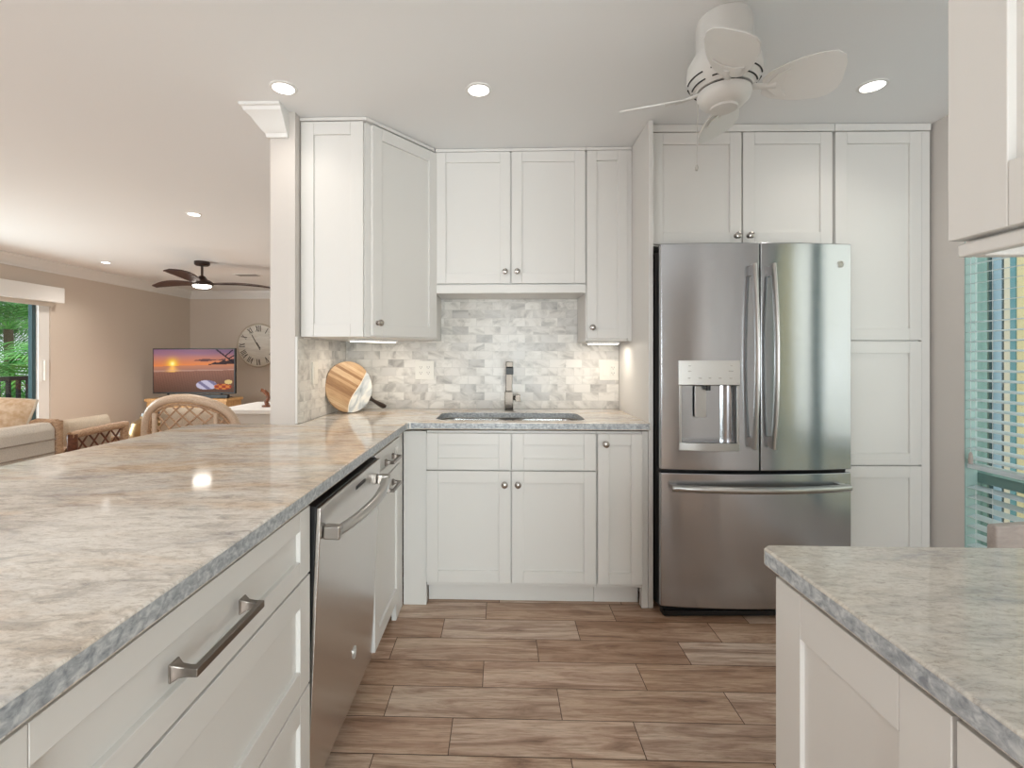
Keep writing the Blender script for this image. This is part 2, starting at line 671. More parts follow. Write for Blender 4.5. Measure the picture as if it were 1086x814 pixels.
DY0, DY1, DZ1 = 3.3, 5.80, 2.02      # terrace door opening
w = MB()
w.box(XL - .14, XL, YB, DY0, 0, CEIL)
w.box(XL - .14, XL, DY1, YF, 0, CEIL)
w.box(XL - .14, XL, DY0, DY1, DZ1, CEIL)
struct(w.build('wall_left', M_wall, smooth=False))
# tiled backsplash
struct(MB().box(-0.964, 0.724, YK, YK + .0095, 0.915, 1.66).build('wall_backsplash_back', M_tile_x, smooth=False))
struct(MB().box(-0.9745, -0.965, 2.288, YK - .0005, 0.915, 1.33).build('wall_backsplash_side', M_tile_y, smooth=False))
struct(MB().box(-0.9745, -0.9645, 2.275, 2.287, 0.915, 1.33).build('trim_1', M_trim, bevel=.002))

CROWN = [(0, -.125), (.012, -.125), (.016, -.108), (.03, -.095), (.045, -.075), (.062, -.05), (.085, -.03), (.09, -.016), (.1, -.012), (.1, 0), (0, 0)]


def crown(path, z, normals, name):
    """sweep the crown profile along a path with mitred corners; normals point into the room"""
    m = MB()
    rings = []
    for i, (p, nr) in enumerate(zip(path, normals)):
        rings.append([m.bm.verts.new((p[0] + nr[0] * a, p[1] + nr[1] * a, z + b)) for a, b in CROWN])
    n = len(CROWN)
    fs = []
    for A, B in zip(rings, rings[1:]):
        for k in range(n):
            fs.append(m.bm.faces.new((A[k], A[(k + 1) % n], B[(k + 1) % n], B[k])))
    fs.append(m.bm.faces.new(rings[0]))
    fs.append(m.bm.faces.new(rings[-1][::-1]))
    bmesh.ops.recalc_face_normals(m.bm, faces=fs)
    return struct(m.build(name, M_trim, angle=25))


crown([(XL, YB + .01), (XL, YF), (-1.1, YF)], CEIL, [(1, 0), (1, -1), (0, -1)], 'trim_2')
crown([(-1.094, YK + .1), (-1.094, 2.275), (-1.005, 2.275)], CEIL, [(-1, 0), (-1, -1), (0, -1)], 'trim_3')
struct(MB().box(XL, XL + .015, DY1 + .1, YF, 0.001, .11).build('baseboard_left', M_trim, bevel=.003))
struct(MB().box(XL + .016, -1.1, YF - .015, YF, 0.001, .11).build('baseboard_far', M_trim, bevel=.003))
struct(MB().box(XW - .014, XW, .2, 2.44, 0.001, .1).build('baseboard_right', M_trim, bevel=.003))

# kitchen window
GX = XW + .056
win = struct(MB().box(GX, GX + .05, WY0 - .03, WY0 + .02, WZ0 - .03, WZ1 + .03).box(GX, GX + .05, WY1 + .001, WY1 + .05, WZ0 - .03, WZ1 + .03)
             .box(GX, GX + .05, WY0 + .02, WY1 + .001, WZ0 - .03, WZ0 + .02).box(GX, GX + .05, WY0 + .02, WY1 + .001, WZ1 - .02, WZ1 + .03)
             .box(GX, GX + .05, WY0 + .02, WY1 + .001, .655, .70).box(GX - .004, GX + .054, 1.60, 1.68, WZ0, WZ1).build('window_1', mat('grey_green_frame', srgb(112, 142, 136), .5), bevel=.003))  # middle post added to put a grey streak in the refrigerator reflection
MB().box(XW + .001, GX - .001, WY1 - .005, WY1 - .0005, WZ0 + .001, WZ1 - .001).build('reveal_liner', mat('pale_green_liner', srgb(152, 178, 174), .5), win, smooth=False)
MB().box(GX + .02, GX + .026, WY0 + .02, WY1 + .001, WZ0 + .02, .655).box(GX + .02, GX + .026, WY0 + .02, WY1 + .001, .70, WZ1 - .02).build('pane', M_glass, win, smooth=False)
w2 = struct(MB().box(XW + .05, XW + .11, NY0 + .001, NY0 + .03, .08, 2.1).box(XW + .05, XW + .11, NY1 - .03, NY1 - .001, .08, 2.1).box(XW + .05, XW + .11, NY0 + .03, NY1 - .03, .08, .12)
            .box(XW + .05, XW + .11, NY0 + .03, NY1 - .03, 2.06, 2.1).build('added_streak_window', M_trim, bevel=.003))  # unseen window, added for the refrigerator streak
MB().box(XW + .078, XW + .084, NY0 + .03, NY1 - .03, .12, 2.06).build('pane', M_glass, w2, smooth=False)

# terrace sliding door
dr = struct(MB().box(XL - .12, XL - .02, DY1 - .14, DY1 - .001, 0, DZ1).box(XL - .12, XL - .02, DY0, DY0 + .06, 0, DZ1)
            .box(XL - .12, XL - .02, DY0 + .06, DY1 - .14, DZ1 - .06, DZ1).box(XL - .12, XL - .02, DY0 + .06, DY1 - .14, 0, .04).build('door_1', M_trim, bevel=.004))
M_teal = mat('dark_teal_frame', srgb(44, 70, 74), 0.4)
MB().box(XL - .10, XL - .05, DY1 - .19, DY1 - .142, .04, DZ1 - .06).build('sash_stile', M_teal, dr, bevel=.003)
MB().box(XL - .078, XL - .072, DY0 + .06, DY1 - .19, .04, DZ1 - .06).build('pane', M_glass, dr, smooth=False)
MB().box(XL - .02, XL + .01, DY1 - .09, DY1 - .065, .95, 1.2).build('door_handle', M_plate, dr, bevel=.004)

# ------------------------------------------------------------------ cabinetry


def shaker(m, x0, x1, z0, z1, y0=0.0, t=0.02, st=0.058, rec=0.0105, rail=None):
    """shaker front in the plane y = y0 (front) .. y0 + t"""
    rl = rail or st
    e = 0.0004
    m.box(x0, x0 + st - e, y0, y0 + t, z0, z1)
    m.box(x1 - st + e, x1, y0, y0 + t, z0, z1)
    m.box(x0 + st, x1 - st, y0, y0 + t, z0, z0 + rl)
    m.box(x0 + st, x1 - st, y0, y0 + t, z1 - rl, z1)
    m.box(x0 + st - .004, x1 - st + .004, y0 + rec, y0 + t - .002, z0 + rl - .004, z1 - rl + .004)


def knob(parent, x, z, y=0.0):
    Mx = Matrix.Rotation(R(90), 3, 'X')
    m = MB().lathe([(0, 0), (.0125, 0), (.0125, .003), (.0065, .005), (.006, .014), (.011, .018), (.0155, .022), (.0165, .026), (.0145, .031), (.008, .034), (0, .035)], (x, y, z), 24, Mx)
    return m.build('knob', M_nickel, parent)


def pull(parent, x, z, L=0.18, y=0.0, name='handle'):
    m = MB()
    for s in (-1, 1):
        xc = x + s * L / 2
        m.prism([(xc - .011, z - .014), (xc + .011, z - .014), (xc + .011, z + .014), (xc - .011, z + .014)], y - .004, y, 'y')
        # flared neck leaning outwards
        rings = []
        for (yy, hw, hh) in ((y - .004, .010, .013), (y - .012, .0062, .0085), (y - .024, .0055, .007), (y - .034, .0062, .0065)):
            rings.append([m.bm.verts.new((xc + a * hw, yy, z + b * hh)) for a, b in ((-1, -1), (1, -1), (1, 1), (-1, 1))])
        fs = []
        for A, B in zip(rings, rings[1:]):
            for k in range(4):
                fs.append(m.bm.faces.new((A[k], A[(k + 1) % 4], B[(k + 1) % 4], B[k])))
        fs.append(m.bm.faces.new(rings[-1]))
        bmesh.ops.recalc_face_normals(m.bm, faces=fs)
    m.box(x - L / 2 - .006, x + L / 2 + .006, y - .040, y - .030, z - .0065, z + .0065)
    return m.build(name, M_pull, parent, bevel=.002)


def cabinet(name, label, loc, rz, w, d, z0, z1, fronts, group=None, toe=False, body_x=None, extra=None, cat='cabinet'):
    """local frame: x along the front, y into the cabinet (door faces at y = 0), z up from the floor"""
    t = thing(name, label, cat, loc, rz, group)
    bx0, bx1 = body_x or (0.0, w)
    b = MB()
    b.box(bx0, bx1, .021, d, (.1 if toe else z0), z1)
    b.build('body', M_white, t, bevel=.0015)
    if toe:
        MB().box(bx0, bx1, .078, d - .02, 0.001, .0995).build('toe_kick', M_white, t, bevel=.001)
    for f in fronts:
        m = MB()
        shaker(m, f['x0'], f['x1'], f['z0'], f['z1'], st=f.get('st', .058), rail=f.get('rail'), rec=f.get('rec', .0105))
        o = m.build(f.get('name', 'door'), M_white, t, bevel=.0014)
        if 'knob' in f:
            knob(o, *f['knob'])
        if 'pull' in f:
            pull(o, f['pull'][0], f['pull'][1], f['pull'][2])
    if extra:
        extra(t)
    return t


# --- wall run, base units (door faces at y = 2.385)
YD = 2.385


def sink_extra(t):
    MB().box(-.118, -.003, .02, .06, .001, .865).build('filler', M_white, t, bevel=.0015)


SX = -.366
cabinet('sink_cabinet', 'wide white base cabinet under the sink with two doors and two false drawer fronts', (SX, YD, 0), 0, .834, .60, .1, .70, [
    dict(name='false_drawer_front', x0=0, x1=.4145, z0=.679, z1=.857, rail=.056),
    dict(name='false_drawer_front', x0=.4205, x1=.831, z0=.679, z1=.857, rail=.056),
    dict(x0=0, x1=.4145, z0=.1235, z1=.672, knob=(.385, .61)),
    dict(x0=.4205, x1=.831, z0=.1235, z1=.672, knob=(.450, .61)),
], toe=True, extra=lambda t: (sink_extra(t), MB().box(0, .834, .021, .04, .7005, .868).build('front_rail', M_white, t, bevel=.001)))


cabinet('base_cabinet', 'narrow white base cabinet with one tall door beside the refrigerator', (.470, YD, 0), 0, .22, .60, .1, .868, [
    dict(x0=.0045, x1=.22, z0=.1235, z1=.857, knob=(.04, .81), st=.055),
], toe=True, extra=lambda t: MB().box(.2215, .253, .02, .06, .001, .868).build('filler', M_white, t, bevel=.001))

# --- peninsula units, facing +x (door faces at x = -0.47); local x runs along world +y
XP = -0.47
cabinet('pullout_cabinet', 'white pull-out cabinet with two bar handles between dishwasher and corner', (XP, 1.803, 0), R(90), .452, .45, .1, .868, [
    dict(name='drawer', x0=.003, x1=.450, z0=.745, z1=.862, rail=.035, pull=(.225, .803, .13)),
    dict(name='door', x0=.003, x1=.450, z0=.1235, z1=.738, pull=(.225, .690, .13)),
], toe=True, extra=lambda t: MB().box(.4535, .598, .018, .04, .001, .868).build('filler', M_white, t, bevel=.001))
# near drawer bank
cabinet('drawer_cabinet', 'white three-drawer base cabinet in the peninsula beside the dishwasher', (XP, .41, 0), R(90), .776, .45, .1, .868, [
    dict(name='drawer', x0=.002, x1=.774, z0=.704, z1=.866, rail=.045, pull=(.365, .782, .185)),
    dict(name='drawer', x0=.002, x1=.774, z0=.4335, z1=.698),
    dict(name='drawer', x0=.002, x1=.774, z0=.1235, z1=.4275),
], toe=True)
struct(MB().box(-1.10, -.94, -.55, 2.262, .001, .868).build('wall_bar', M_wallk, bevel=.002))

# --- wall run, upper units
YU = 2.70
cabinet('wall_cabinet', 'white two-door wall cabinet above the sink with two round knobs', (-.365, YU, 0), 0, .835, .297, 1.59, 2.375, [
    dict(x0=.002, x1=.419, z0=1.642, z1=2.374, knob=(.390, 1.705)),
    dict(x0=.425, x1=.833, z0=1.642, z1=2.374, knob=(.456, 1.705)),
], extra=lambda t: (MB().box(0, .835, -.002, .0205, 1.588, 1.634).build('light_rail', M_white, t, bevel=.002),
                    MB().box(0, .835, .0, .02, 2.3765, 2.393).build('crown_strip', M_white, t, bevel=.002)))
cabinet('wall_cabinet', 'narrow tall white wall cabinet beside the refrigerator side panel with one knob', (.4715, YU, 0), 0, .229, .297, 1.322, 2.375, [
    dict(x0=.005, x1=.229, z0=1.335, z1=2.374, knob=(.034, 1.395), st=.055),
], extra=lambda t: (MB().box(.2305, .2525, .006, .03, 1.322, 2.375).build('filler', M_white, t, bevel=.001),
                    MB().box(0, .2525, .0, .02, 2.3765, 2.393).build('crown_strip', M_white, t, bevel=.002)))


def corner_upper():
    t = thing('corner_cabinet', 'tall white diagonal corner wall cabinet above the cutting board', 'cabinet', (-.974, 2.345, 0))
    # local: x from the partition, y towards the back wall
    pts = [(0, 0), (.318, 0), (.6055, .372), (.6055, .652), (0, .652)]
    MB().prism(pts, 1.331, 2.375).build('body', M_white, t, bevel=.0015)
    m = MB()
    shaker(m, .006, .310, 1.331, 2.372, y0=-.0185, t=.018, st=.062)
    m.build('end_panel', M_white, t, bevel=.0014)
    # diagonal door
    a = math.atan2(.372, .2875)
    L = math.hypot(.372, .2875)
    Mx = Matrix.Translation((.318, 0, 0)) @ Matrix.Rotation(a, 4, 'Z')
    m = MB()
    shaker(m, .026, L - .006, 1.338, 2.366, y0=-.021, t=.02)
    o = m.build('door', M_white, t, bevel=.0014)
    o.matrix_local = Mx
    k = knob(o, .055, 1.40, -.021)
    MB().prism([(-.0, -.02), (.318, -.02), (.325, -.02), (.605, .345), (.605, .37), (.31, .0), (0, .0)], 2.3765, 2.393).build('crown_strip', M_white, t, bevel=.002)


corner_upper()

# --- refrigerator surround
YT = 2.452
RS = R(1.0)

def side_panel(t):
    o = MB().box(.725, .748, 2.405, YK - .002, .001, 2.393).build('side_panel', M_white, t, bevel=.0015)
    o.matrix_local = (Matrix.Translation(t.location) @ Matrix.Rotation(t.rotation_euler.z, 4, 'Z')).inverted()


cabinet('overhead_cabinet', 'white two-door cabinet above the refrigerator with two knobs', (.750, YT, 0), RS, .91, .52, 1.79, 2.355, [
    dict(x0=.004, x1=.452, z0=1.797, z1=2.353, knob=(.425, 1.835)),
    dict(x0=.459, x1=.9, z0=1.797, z1=2.353, knob=(.487, 1.835)),
], extra=lambda t: (side_panel(t), MB().box(0, .91, -.004, .03, 2.3565, 2.393).build('crown_strip', M_white, t, bevel=.003)))
px = .750 + .912 * math.cos(RS)
py = YT + .912 * math.sin(RS)
cabinet('pantry_cabinet', 'tall white pantry cabinet with three stacked doors between refrigerator and window wall', (px, py, 0), RS, .43, .51, .1, 2.355, [
    dict(x0=.004, x1=.428, z0=1.317, z1=2.353),
    dict(x0=.004, x1=.428, z0=.697, z1=1.310),
    dict(x0=.004, x1=.428, z0=.12, z1=.690),
], toe=True, extra=lambda t: (MB().box(.4315, .472, .004, .03, .001, 2.355).build('filler', M_white, t, bevel=.001),
                              MB().box(0, .472, -.004, .03, 2.3565, 2.393).build('crown_strip', M_white, t, bevel=.003)))

# --- island / near peninsula on the right, facing -x; local x runs along world -y
XI = .455
cabinet('island_cabinet', 'white base cabinet with a recessed door under the small stone-topped island', (XI, .818, 0), R(-90), .315, .40, .1, .874, [
    dict(x0=0, x1=.314, z0=.1235, z1=.868, st=.066, rec=.007),
], toe=True)
cabinet('island_cabinet', 'white base cabinet at the camera end of the small stone-topped island', (XI, .502, 0), R(-90), .90, .40, .1, .874, [
    dict(x0=.003, x1=.448, z0=.1235, z1=.868, st=.066, rec=.007),
    dict(x0=.452, x1=.898, z0=.1235, z1=.868, st=.066, rec=.007),
], toe=True)
# hanging uppers above the island
cabinet('hanging_cabinet', 'white wall cabinet hanging above the small island in front of the window', (.51, .572, 0), R(-90), .92, .32, 1.36, 2.393, [
    dict(x0=.002, x1=.455, z0=1.362, z1=2.385, st=.066, rec=.009),
    dict(x0=.460, x1=.918, z0=1.362, z1=2.385, st=.066, rec=.009),
], extra=lambda t: (MB().box(0.004, .92, .008, .024, 1.343, 1.3585).box(0.004, .02, .0245, .32, 1.343, 1.3585).build('light_rail', M_white, t, bevel=.003),
                    MB().box(.06, .5, .10, .2, 1.345, 1.3595).build('light_housing', M_white_in, t, bevel=.003)))

# ------------------------------------------------------------------ stone tops
ZT = .914
ZB = .8785


def round_pts(c, r, a0, a1, n=8):
    return [(c[0] + r * math.cos(R(a0 + (a1 - a0) * i / n)), c[1] + r * math.sin(R(a0 + (a1 - a0) * i / n))) for i in range(n + 1)]


def sink_outline(x0, x1, y0, y1, r):
    return (round_pts((x1 - r, y1 - r), r, 0, 90) + round_pts((x0 + r, y1 - r), r, 90, 180) +
            round_pts((x0 + r, y0 + r), r, 180, 270) + round_pts((x1 - r, y0 + r), r, 270, 360))


def slab(name, outer, hole, z0, z1, mats, ease=.004):
    bm = bmesh.new()

    def loop(pts, z):
        return [bm.verts.new((p[0], p[1], z)) for p in pts]
    # top and bottom via triangle fill
    edges_by = {}
    for z in (z0, z1):
        es = []
        for pts in [outer] + ([hole] if hole else []):
            vs = loop(pts, z)
            edges_by[(z, id(pts))] = vs
            for i in range(len(vs)):
                es.append(bm.edges.new((vs[i], vs[(i + 1) % len(vs)])))
        bmesh.ops.triangle_fill(bm, use_beauty=True, use_dissolve=False, edges=es)
    for pts in [outer] + ([hole] if hole else []):
        A, B = edges_by[(z0, id(pts))], edges_by[(z1, id(pts))]
        for i in range(len(A)):
            f = bm.faces.new((A[i], A[(i + 1) % len(A)], B[(i + 1) % len(A)], B[i]))
            f.material_index = 1
    bmesh.ops.recalc_face_normals(bm, faces=bm.faces[:])
    bmesh.ops.dissolve_limit(bm, angle_limit=R(1), verts=bm.verts[:], edges=bm.edges[:], delimit={'MATERIAL'})
    me = bpy.data.meshes.new(name)
    bm.to_mesh(me)
    bm.free()
    o = bpy.data.objects.new(name, me)
    C.objects.link(o)
    for m_ in mats:
        me.materials.append(m_)
    for p in me.polygons:
        p.use_smooth = True
    me.set_sharp_from_angle(angle=R(35))
    b = o.modifiers.new('bevel', 'BEVEL')
    b.width, b.segments, b.limit_method, b.angle_limit = ease, 3, 'ANGLE', R(40)
    b.material = 0
    b.harden_normals = True
    return o


XE = -.456
outer = [(XE, -.6), (XE, 2.365 - .012), (XE + .012, 2.365), (.7235, 2.365), (.7235, YK - .001), (-.964, YK - .001), (-.964, 2.273), (-1.30, 2.273)]
outer += round_pts((-1.455 + .10, 2.273 - .10), .10, 90, 180, 8)
outer += [(-1.455, -.6)]
hole = sink_outline(-.335, .432, 2.452, 2.815, .075)
ct = slab('countertop', outer, hole, ZB, ZT, (M_stone, M_edge))
tag(ct, 'pale streaked stone countertop running from the sink wall along the bar peninsula', 'countertop')
outer2 = [(.438, -.5), (.438, .835 - .012), (.450, .835), (.865, .835), (.878, .822), (.878, -.5)]
it = slab('countertop', outer2, None, ZT - .030, ZT, (M_stone_island, M_edge))
tag(it, 'grey stone countertop of the small island in front of the window', 'countertop')

# sink
t = thing('sink', 'stainless double-bowl sink set under the stone counter', 'sink', (.05, 2.633, ZB))


def bowl(x0, x1, y0, y1, r, depth):
    m = MB()
    rings = []
    for z, ins in ((-.001, -.016), (-.001, 0.0), (-.02, .002), (-depth + .03, .008), (-depth + .008, .018), (-depth, .045)):
        pts = sink_outline(x0 + ins, x1 - ins, y0 + ins, y1 - ins, max(.01, r - max(0, ins) * .4))
        rings.append([m.bm.verts.new((p[0], p[1], z)) for p in pts])
    fs = []
    for A, B in zip(rings, rings[1:]):
        n = len(A)
        for k in range(n):
            fs.append(m.bm.faces.new((A[k], A[(k + 1) % n], B[(k + 1) % n], B[k])))
    fs.append(m.bm.faces.new(rings[-1]))
    bmesh.ops.recalc_face_normals(m.bm, faces=fs)
    for f in fs:
        f.normal_flip()
    o = m.build('bowl', M_sink, t)
    s = o.modifiers.new('thick', 'SOLIDIFY')
    s.thickness = .0015
    cx, cy = (x0 + x1) / 2, (y0 + y1) / 2
    MB().lathe([(0, -depth + .0035), (.03, -depth + .0035), (.042, -depth + .005), (.045, -depth + .001)], (cx, cy, 0), 24).build('drain', M_chrome, o)


bowl(-.374, -.018, -.165, .167, .07, .17)
bowl(.012, .366, -.165, .167, .07, .17)

# faucet
t = thing('faucet', 'dark chrome square-section faucet behind the sink', 'faucet', (.05, 2.90, ZT))
MB().box(-.026, .026, -.026, .026, 0.0005, .010).build('base', M_chrome, t, bevel=.003)
MB().box(-.0245, .0245, -.0245, .0245, .0105, .115).build('body', M_chrome, t, bevel=.003)
MB().box(-.0195, .0195, -.0195, .0195, .1155, .262).box(-.0195, .0195, -.20, .0195, .2625, .293).build('spout', M_chrome, t, bevel=.003)
MB().box(-.021, .021, -.207, -.163, .222, .262).build('spray_head', M_black, t, bevel=.003)
h = MB().cyl((.0248, 0, .075), (.036, 0, .075), .012).box(.0362, .068, -.02, .02, .056, .094).build('handle', M_chrome, t, bevel=.002)

# ------------------------------------------------------------------ refrigerator


def fridge():
    t = thing('refrigerator', 'stainless french-door refrigerator with water dispenser in the left door', 'refrigerator', (1.2135, 2.345, 0), R(2.0))
    hw = .455
    bul = .034

    def yf(x):
        return -bul * (1 - (x / hw) ** 2)
    MB().box(-.452, .452, .075, .60, .03, 1.745).build('body', M_rubber, t, bevel=.004)
    MB().box(-.448, .448, .03, .074, .035, 1.74).build('door_gasket', M_black, t)
    MB().box(-.44, .44, .012, .055, .002, .034).box(-.44, .44, -.004, .0115, .006, .03).build('kick_grille', M_black, t, bevel=.002)

    def curved(x0, x1, z0, z1, yb, hole=None, n=18):
        m = MB()
        xs = [x0 + (x1 - x0) * i / n for i in range(n + 1)]
        zs = [z0, z1]
        if hole:
            xs = sorted(set([x for x in xs if min(abs(x - hole[0]), abs(x - hole[1])) > .008] + [hole[0], hole[1]]))
            zs = [z0, hole[2], hole[3], z1]
        V = {}
        for i, x in enumerate(xs):
            for j, z in enumerate(zs):
                V[i, j] = m.bm.verts.new((x, yf(x), z))
        fs = []
        for i in range(len(xs) - 1):
            for j in range(len(zs) - 1):
                if hole and hole[0] - 1e-6 <= xs[i] < hole[1] - 1e-6 and j == 1:
                    continue
                fs.append(m.bm.faces.new((V[i, j], V[i + 1, j], V[i + 1, j + 1], V[i, j + 1])))
        nz = len(zs) - 1
        nx = len(xs) - 1
        B = {(i, j): m.bm.verts.new((xs[i], yb, zs[j])) for i in range(nx + 1) for j in (0, nz)}
        for i in range(nx):
            fs.append(m.bm.faces.new((V[i, 0], B[i, 0], B[i + 1, 0], V[i + 1, 0])))
            fs.append(m.bm.faces.new((V[i, nz], V[i + 1, nz], B[i + 1, nz], B[i, nz])))
        for i in (0, nx):
            ring = [V[i, j] for j in range(nz + 1)] + [B[i, nz], B[i, 0]]
            fs.append(m.bm.faces.new(ring))
        fs.append(m.bm.faces.new([B[i, 0] for i in range(nx + 1)] + [B[i, nz] for i in range(nx, -1, -1)]))
        bmesh.ops.recalc_face_normals(m.bm, faces=fs)
        return m

    hx0, hx1, hz0, hz1 = -.372, -.098, .80, 1.213
    dl = curved(-.454, -.0025, .699, 1.77, .028, (hx0, hx1, hz0, hz1)).build('door', M_steel, t, bevel=.005, seg=3, angle=30)
    dl['label'] = 'refrigerator door with the water dispenser'
    drr = curved(.0025, .454, .699, 1.77, .028).build('door', M_steel, t, bevel=.005, seg=3, angle=30)
    fz = curved(-.454, .454, .05, .684, .028, n=30).build('freezer_drawer', M_steel, t, bevel=.005, seg=3, angle=30)

    # dispenser
    ds = MB()
    yo = yf((hx0 + hx1) / 2)
    yl, yr = yf(hx0), yf(hx1)
    # concave niche
    n = 14
    zt = 1.098
    A = []
    for i in range(n + 1):
        a = PI * i / n
        x = (hx0 + .01) + (hx1 - hx0 - .02) * (1 - math.cos(a)) / 2
        y = yf(x) + .004 + .062 * math.sin(a) ** .6
        A.append((ds.bm.verts.new((x, y, hz0 + .03)), ds.bm.verts.new((x, y, zt))))
    fs = []
    for i in range(n):
        fs.append(ds.bm.faces.new((A[i][0], A[i + 1][0], A[i + 1][1], A[i][1])))
    fs.append(ds.bm.faces.new([a[0] for a in A]))
    fs.append(ds.bm.faces.new([a[1] for a in A][::-1]))
    dn = ds.build('dispenser_niche', M_steel, dl, angle=50)
    # surround frame posts and sill
    for xa, xb in ((hx0, hx0 + .012), (hx1 - .012, hx1)):
        MB().box(xa, xb, min(yf(xa), yf(xb)) - .002, .02, hz0, zt).build('frame_post', M_handle, dl, bevel=.002)
    pts = [(x, yf(x) - .004 - .010 * (1 - ((x - (hx0 + hx1) / 2) / ((hx1 - hx0) / 2)) ** 2)) for x in [hx0 - .002 + (hx1 - hx0 + .004) * i / 12 for i in range(13)]]
    MB().prism(pts + [(hx1 + .002, .02), (hx0 - .002, .02)], hz0 - .008, hz0 + .029).build('drip_tray', M_handle, dl, bevel=.003)
    pts = [(x, yf(x) - .006) for x in [hx0 - .003 + (hx1 - hx0 + .006) * i / 12 for i in range(13)]]
    MB().prism(pts + [(hx1 + .003, .02), (hx0 - .003, .02)], zt + .002, hz1 + .004).build('control_panel', mat('panel_silver', srgb(204, 202, 199), .36, .85), dl, bevel=.003)
    for (fx, zz, ww) in ((.17, 1.19, .012), (.17, 1.165, .016), (.86, 1.19, .012), (.85, 1.165, .022), (.16, 1.132, .012), (.34, 1.132, .014), (.5, 1.132, .012), (.67, 1.132, .012), (.85, 1.132, .012)):
        x = hx0 + fx * (hx1 - hx0)
        y = yf(x) - .0068
        MB().box(x - ww / 2, x + ww / 2, y, y + .002, zz, zz + .0025).build('button_mark', M_nickel, dl, smooth=False)
    xm = (hx0 + hx1) / 2
    MB().box(xm - .052, xm + .004, yo + .036, yo + .043, .945, 1.095).build('paddle', M_handle, dl, bevel=.002)
    MB().cyl((xm, yo + .012, 1.075), (xm, yo + .012, 1.099), .011).build('nozzle', M_black, dl)

    # vertical bow handles
    for s, par in ((-1, dl), (1, drr)):
        xh = s * .045
        pts = []
        for i in range(25):
            q = -1 + 2 * i / 24
            z = 1.235 + q * .428
            pts.append((xh, yf(xh) - .028 - .030 * (1 - q * q), z))
        m = MB()
        m.tube(pts, .0165, 14, squash=.62)
        for q in (-.93, .93):
            z = 1.235 + q * .428
            m.box(xh - .010, xh + .010, yf(xh) - .032, yf(xh) + .004, z - .022, z + .022)
        m.build('handle', M_handle, par, bevel=.0)
    pts = []
    for i in range(31):
        q = -1 + 2 * i / 30
        pts.append((q * .415, yf(q * .415) - .034 - .022 * (1 - q * q), .622))
    m = MB().tube(pts, .0165, 14, squash=1.0)
    for q in (-.96, .96):
        m.box(q * .415 - .016, q * .415 + .016, yf(q * .415) - .036, yf(q * .415) + .004, .611, .633)
    m.build('handle', M_handle, fz)
    # round emblem
    Mx = Matrix.Rotation(R(90), 3, 'X')
    xe, ze = .395, 1.672
    ye = yf(xe) - .0005
    m = MB().lathe([(0, 0), (.0165, 0), (.0165, .002), (0, .002)], (xe, ye, ze), 28, Mx)
    o = m.build('emblem', M_nickel, drr)
    m = MB().tube([(xe + .0150 * math.cos(a), ye - .0025, ze + .0150 * math.sin(a)) for a in [2 * PI * k / 28 for k in range(28)]], .0012, 6, closed=True)
    for (ox, sg) in ((-.0045, 1), (.0045, -1)):
        pts = []
        for k in range(14):
            a = R(40 + 290 * k / 13)
            rr = .0032 + .0022 * k / 13
            pts.append((xe + ox + rr * math.cos(a), ye - .0028, ze + rr * 1.25 * math.sin(a)))
        m.tube(pts, .0009, 5)
    m.build('emblem_script', mat('emblem_silver', srgb(235, 235, 233), .3, .6), drr)
    # hinge covers
    for s in (-1, 1):
        MB().box(s * .40 - .045, s * .40 + .045, .03, .12, 1.7455, 1.764).build('hinge_cover', M_black, t, bevel=.006)
    MB().box(-.462, -.4545, .006, .03, .683, .699).build('hinge', M_black, t, bevel=.002)


fridge()

# ------------------------------------------------------------------ dishwasher


def dishwasher():
    t = thing('dishwasher', 'stainless dishwasher with a slightly open door built into the peninsula', 'dishwasher', (XP, 1.1925, 0), R(90))
    W = .604
    MB().box(.004, W - .004, .03, .45, .1, .858).build('body', M_black, t)
    MB().box(.004, W - .004, .06, .12, .002, .098).build('toe_panel', M_black, t, bevel=.002)
    # door leans out a little: hinge line along the bottom
    T = Matrix.Translation((0, .010, .115)) @ Matrix.Rotation(R(2.6), 4, 'X')
    d = MB().box(.003, W - .003, 0, .012, 0, .742).build('door', M_steel_dk, t, bevel=.003, seg=3)
    d.matrix_local = T
    MB().box(.006, W - .006, .0125, .040, .01, .744).build('door_liner', M_black, d, bevel=.003)
    m = MB()
    pts = []
    for i in range(25):
        q = -1 + 2 * i / 24
        pts.append((W / 2 + q * .268, -.030 - .030 * (1 - q * q), .672))
    m.tube(pts, .017, 12, squash=.7)
    m.build('handle', M_handle, d)
    for q in (-1, 1):
        MB().box(W / 2 + q * .268 - .014, W / 2 + q * .268 + .014, -.044, -.0005, .656, .690).build('handle_mount', M_nickel, d, bevel=.004)
    MB().box(.30, .40, -.0012, .0, .706, .717).build('label_plate', M_rubber, d, bevel=.0004)
    m = MB()
    xe, ze = W / 2 + .06, .165
    m.tube([(xe + .014 * math.cos(a), -.0016, ze + .019 * math.sin(a)) for a in [2 * PI * k / 24 for k in range(24)]], .0014, 6, closed=True)
    for ox in (-.004, .004):
        pts = []
        for k in range(12):
            a = R(40 + 290 * k / 11)
            pts.append((xe + ox + .004 * math.cos(a), -.0016, ze + .007 * math.sin(a)))
        m.tube(pts, .0009, 5)
    m.build('emblem', mat('emblem_pale', srgb(225, 222, 218), .3, .5), d)


dishwasher()

# ------------------------------------------------------------------ counter things
# cutting board, lying against the tiled corner


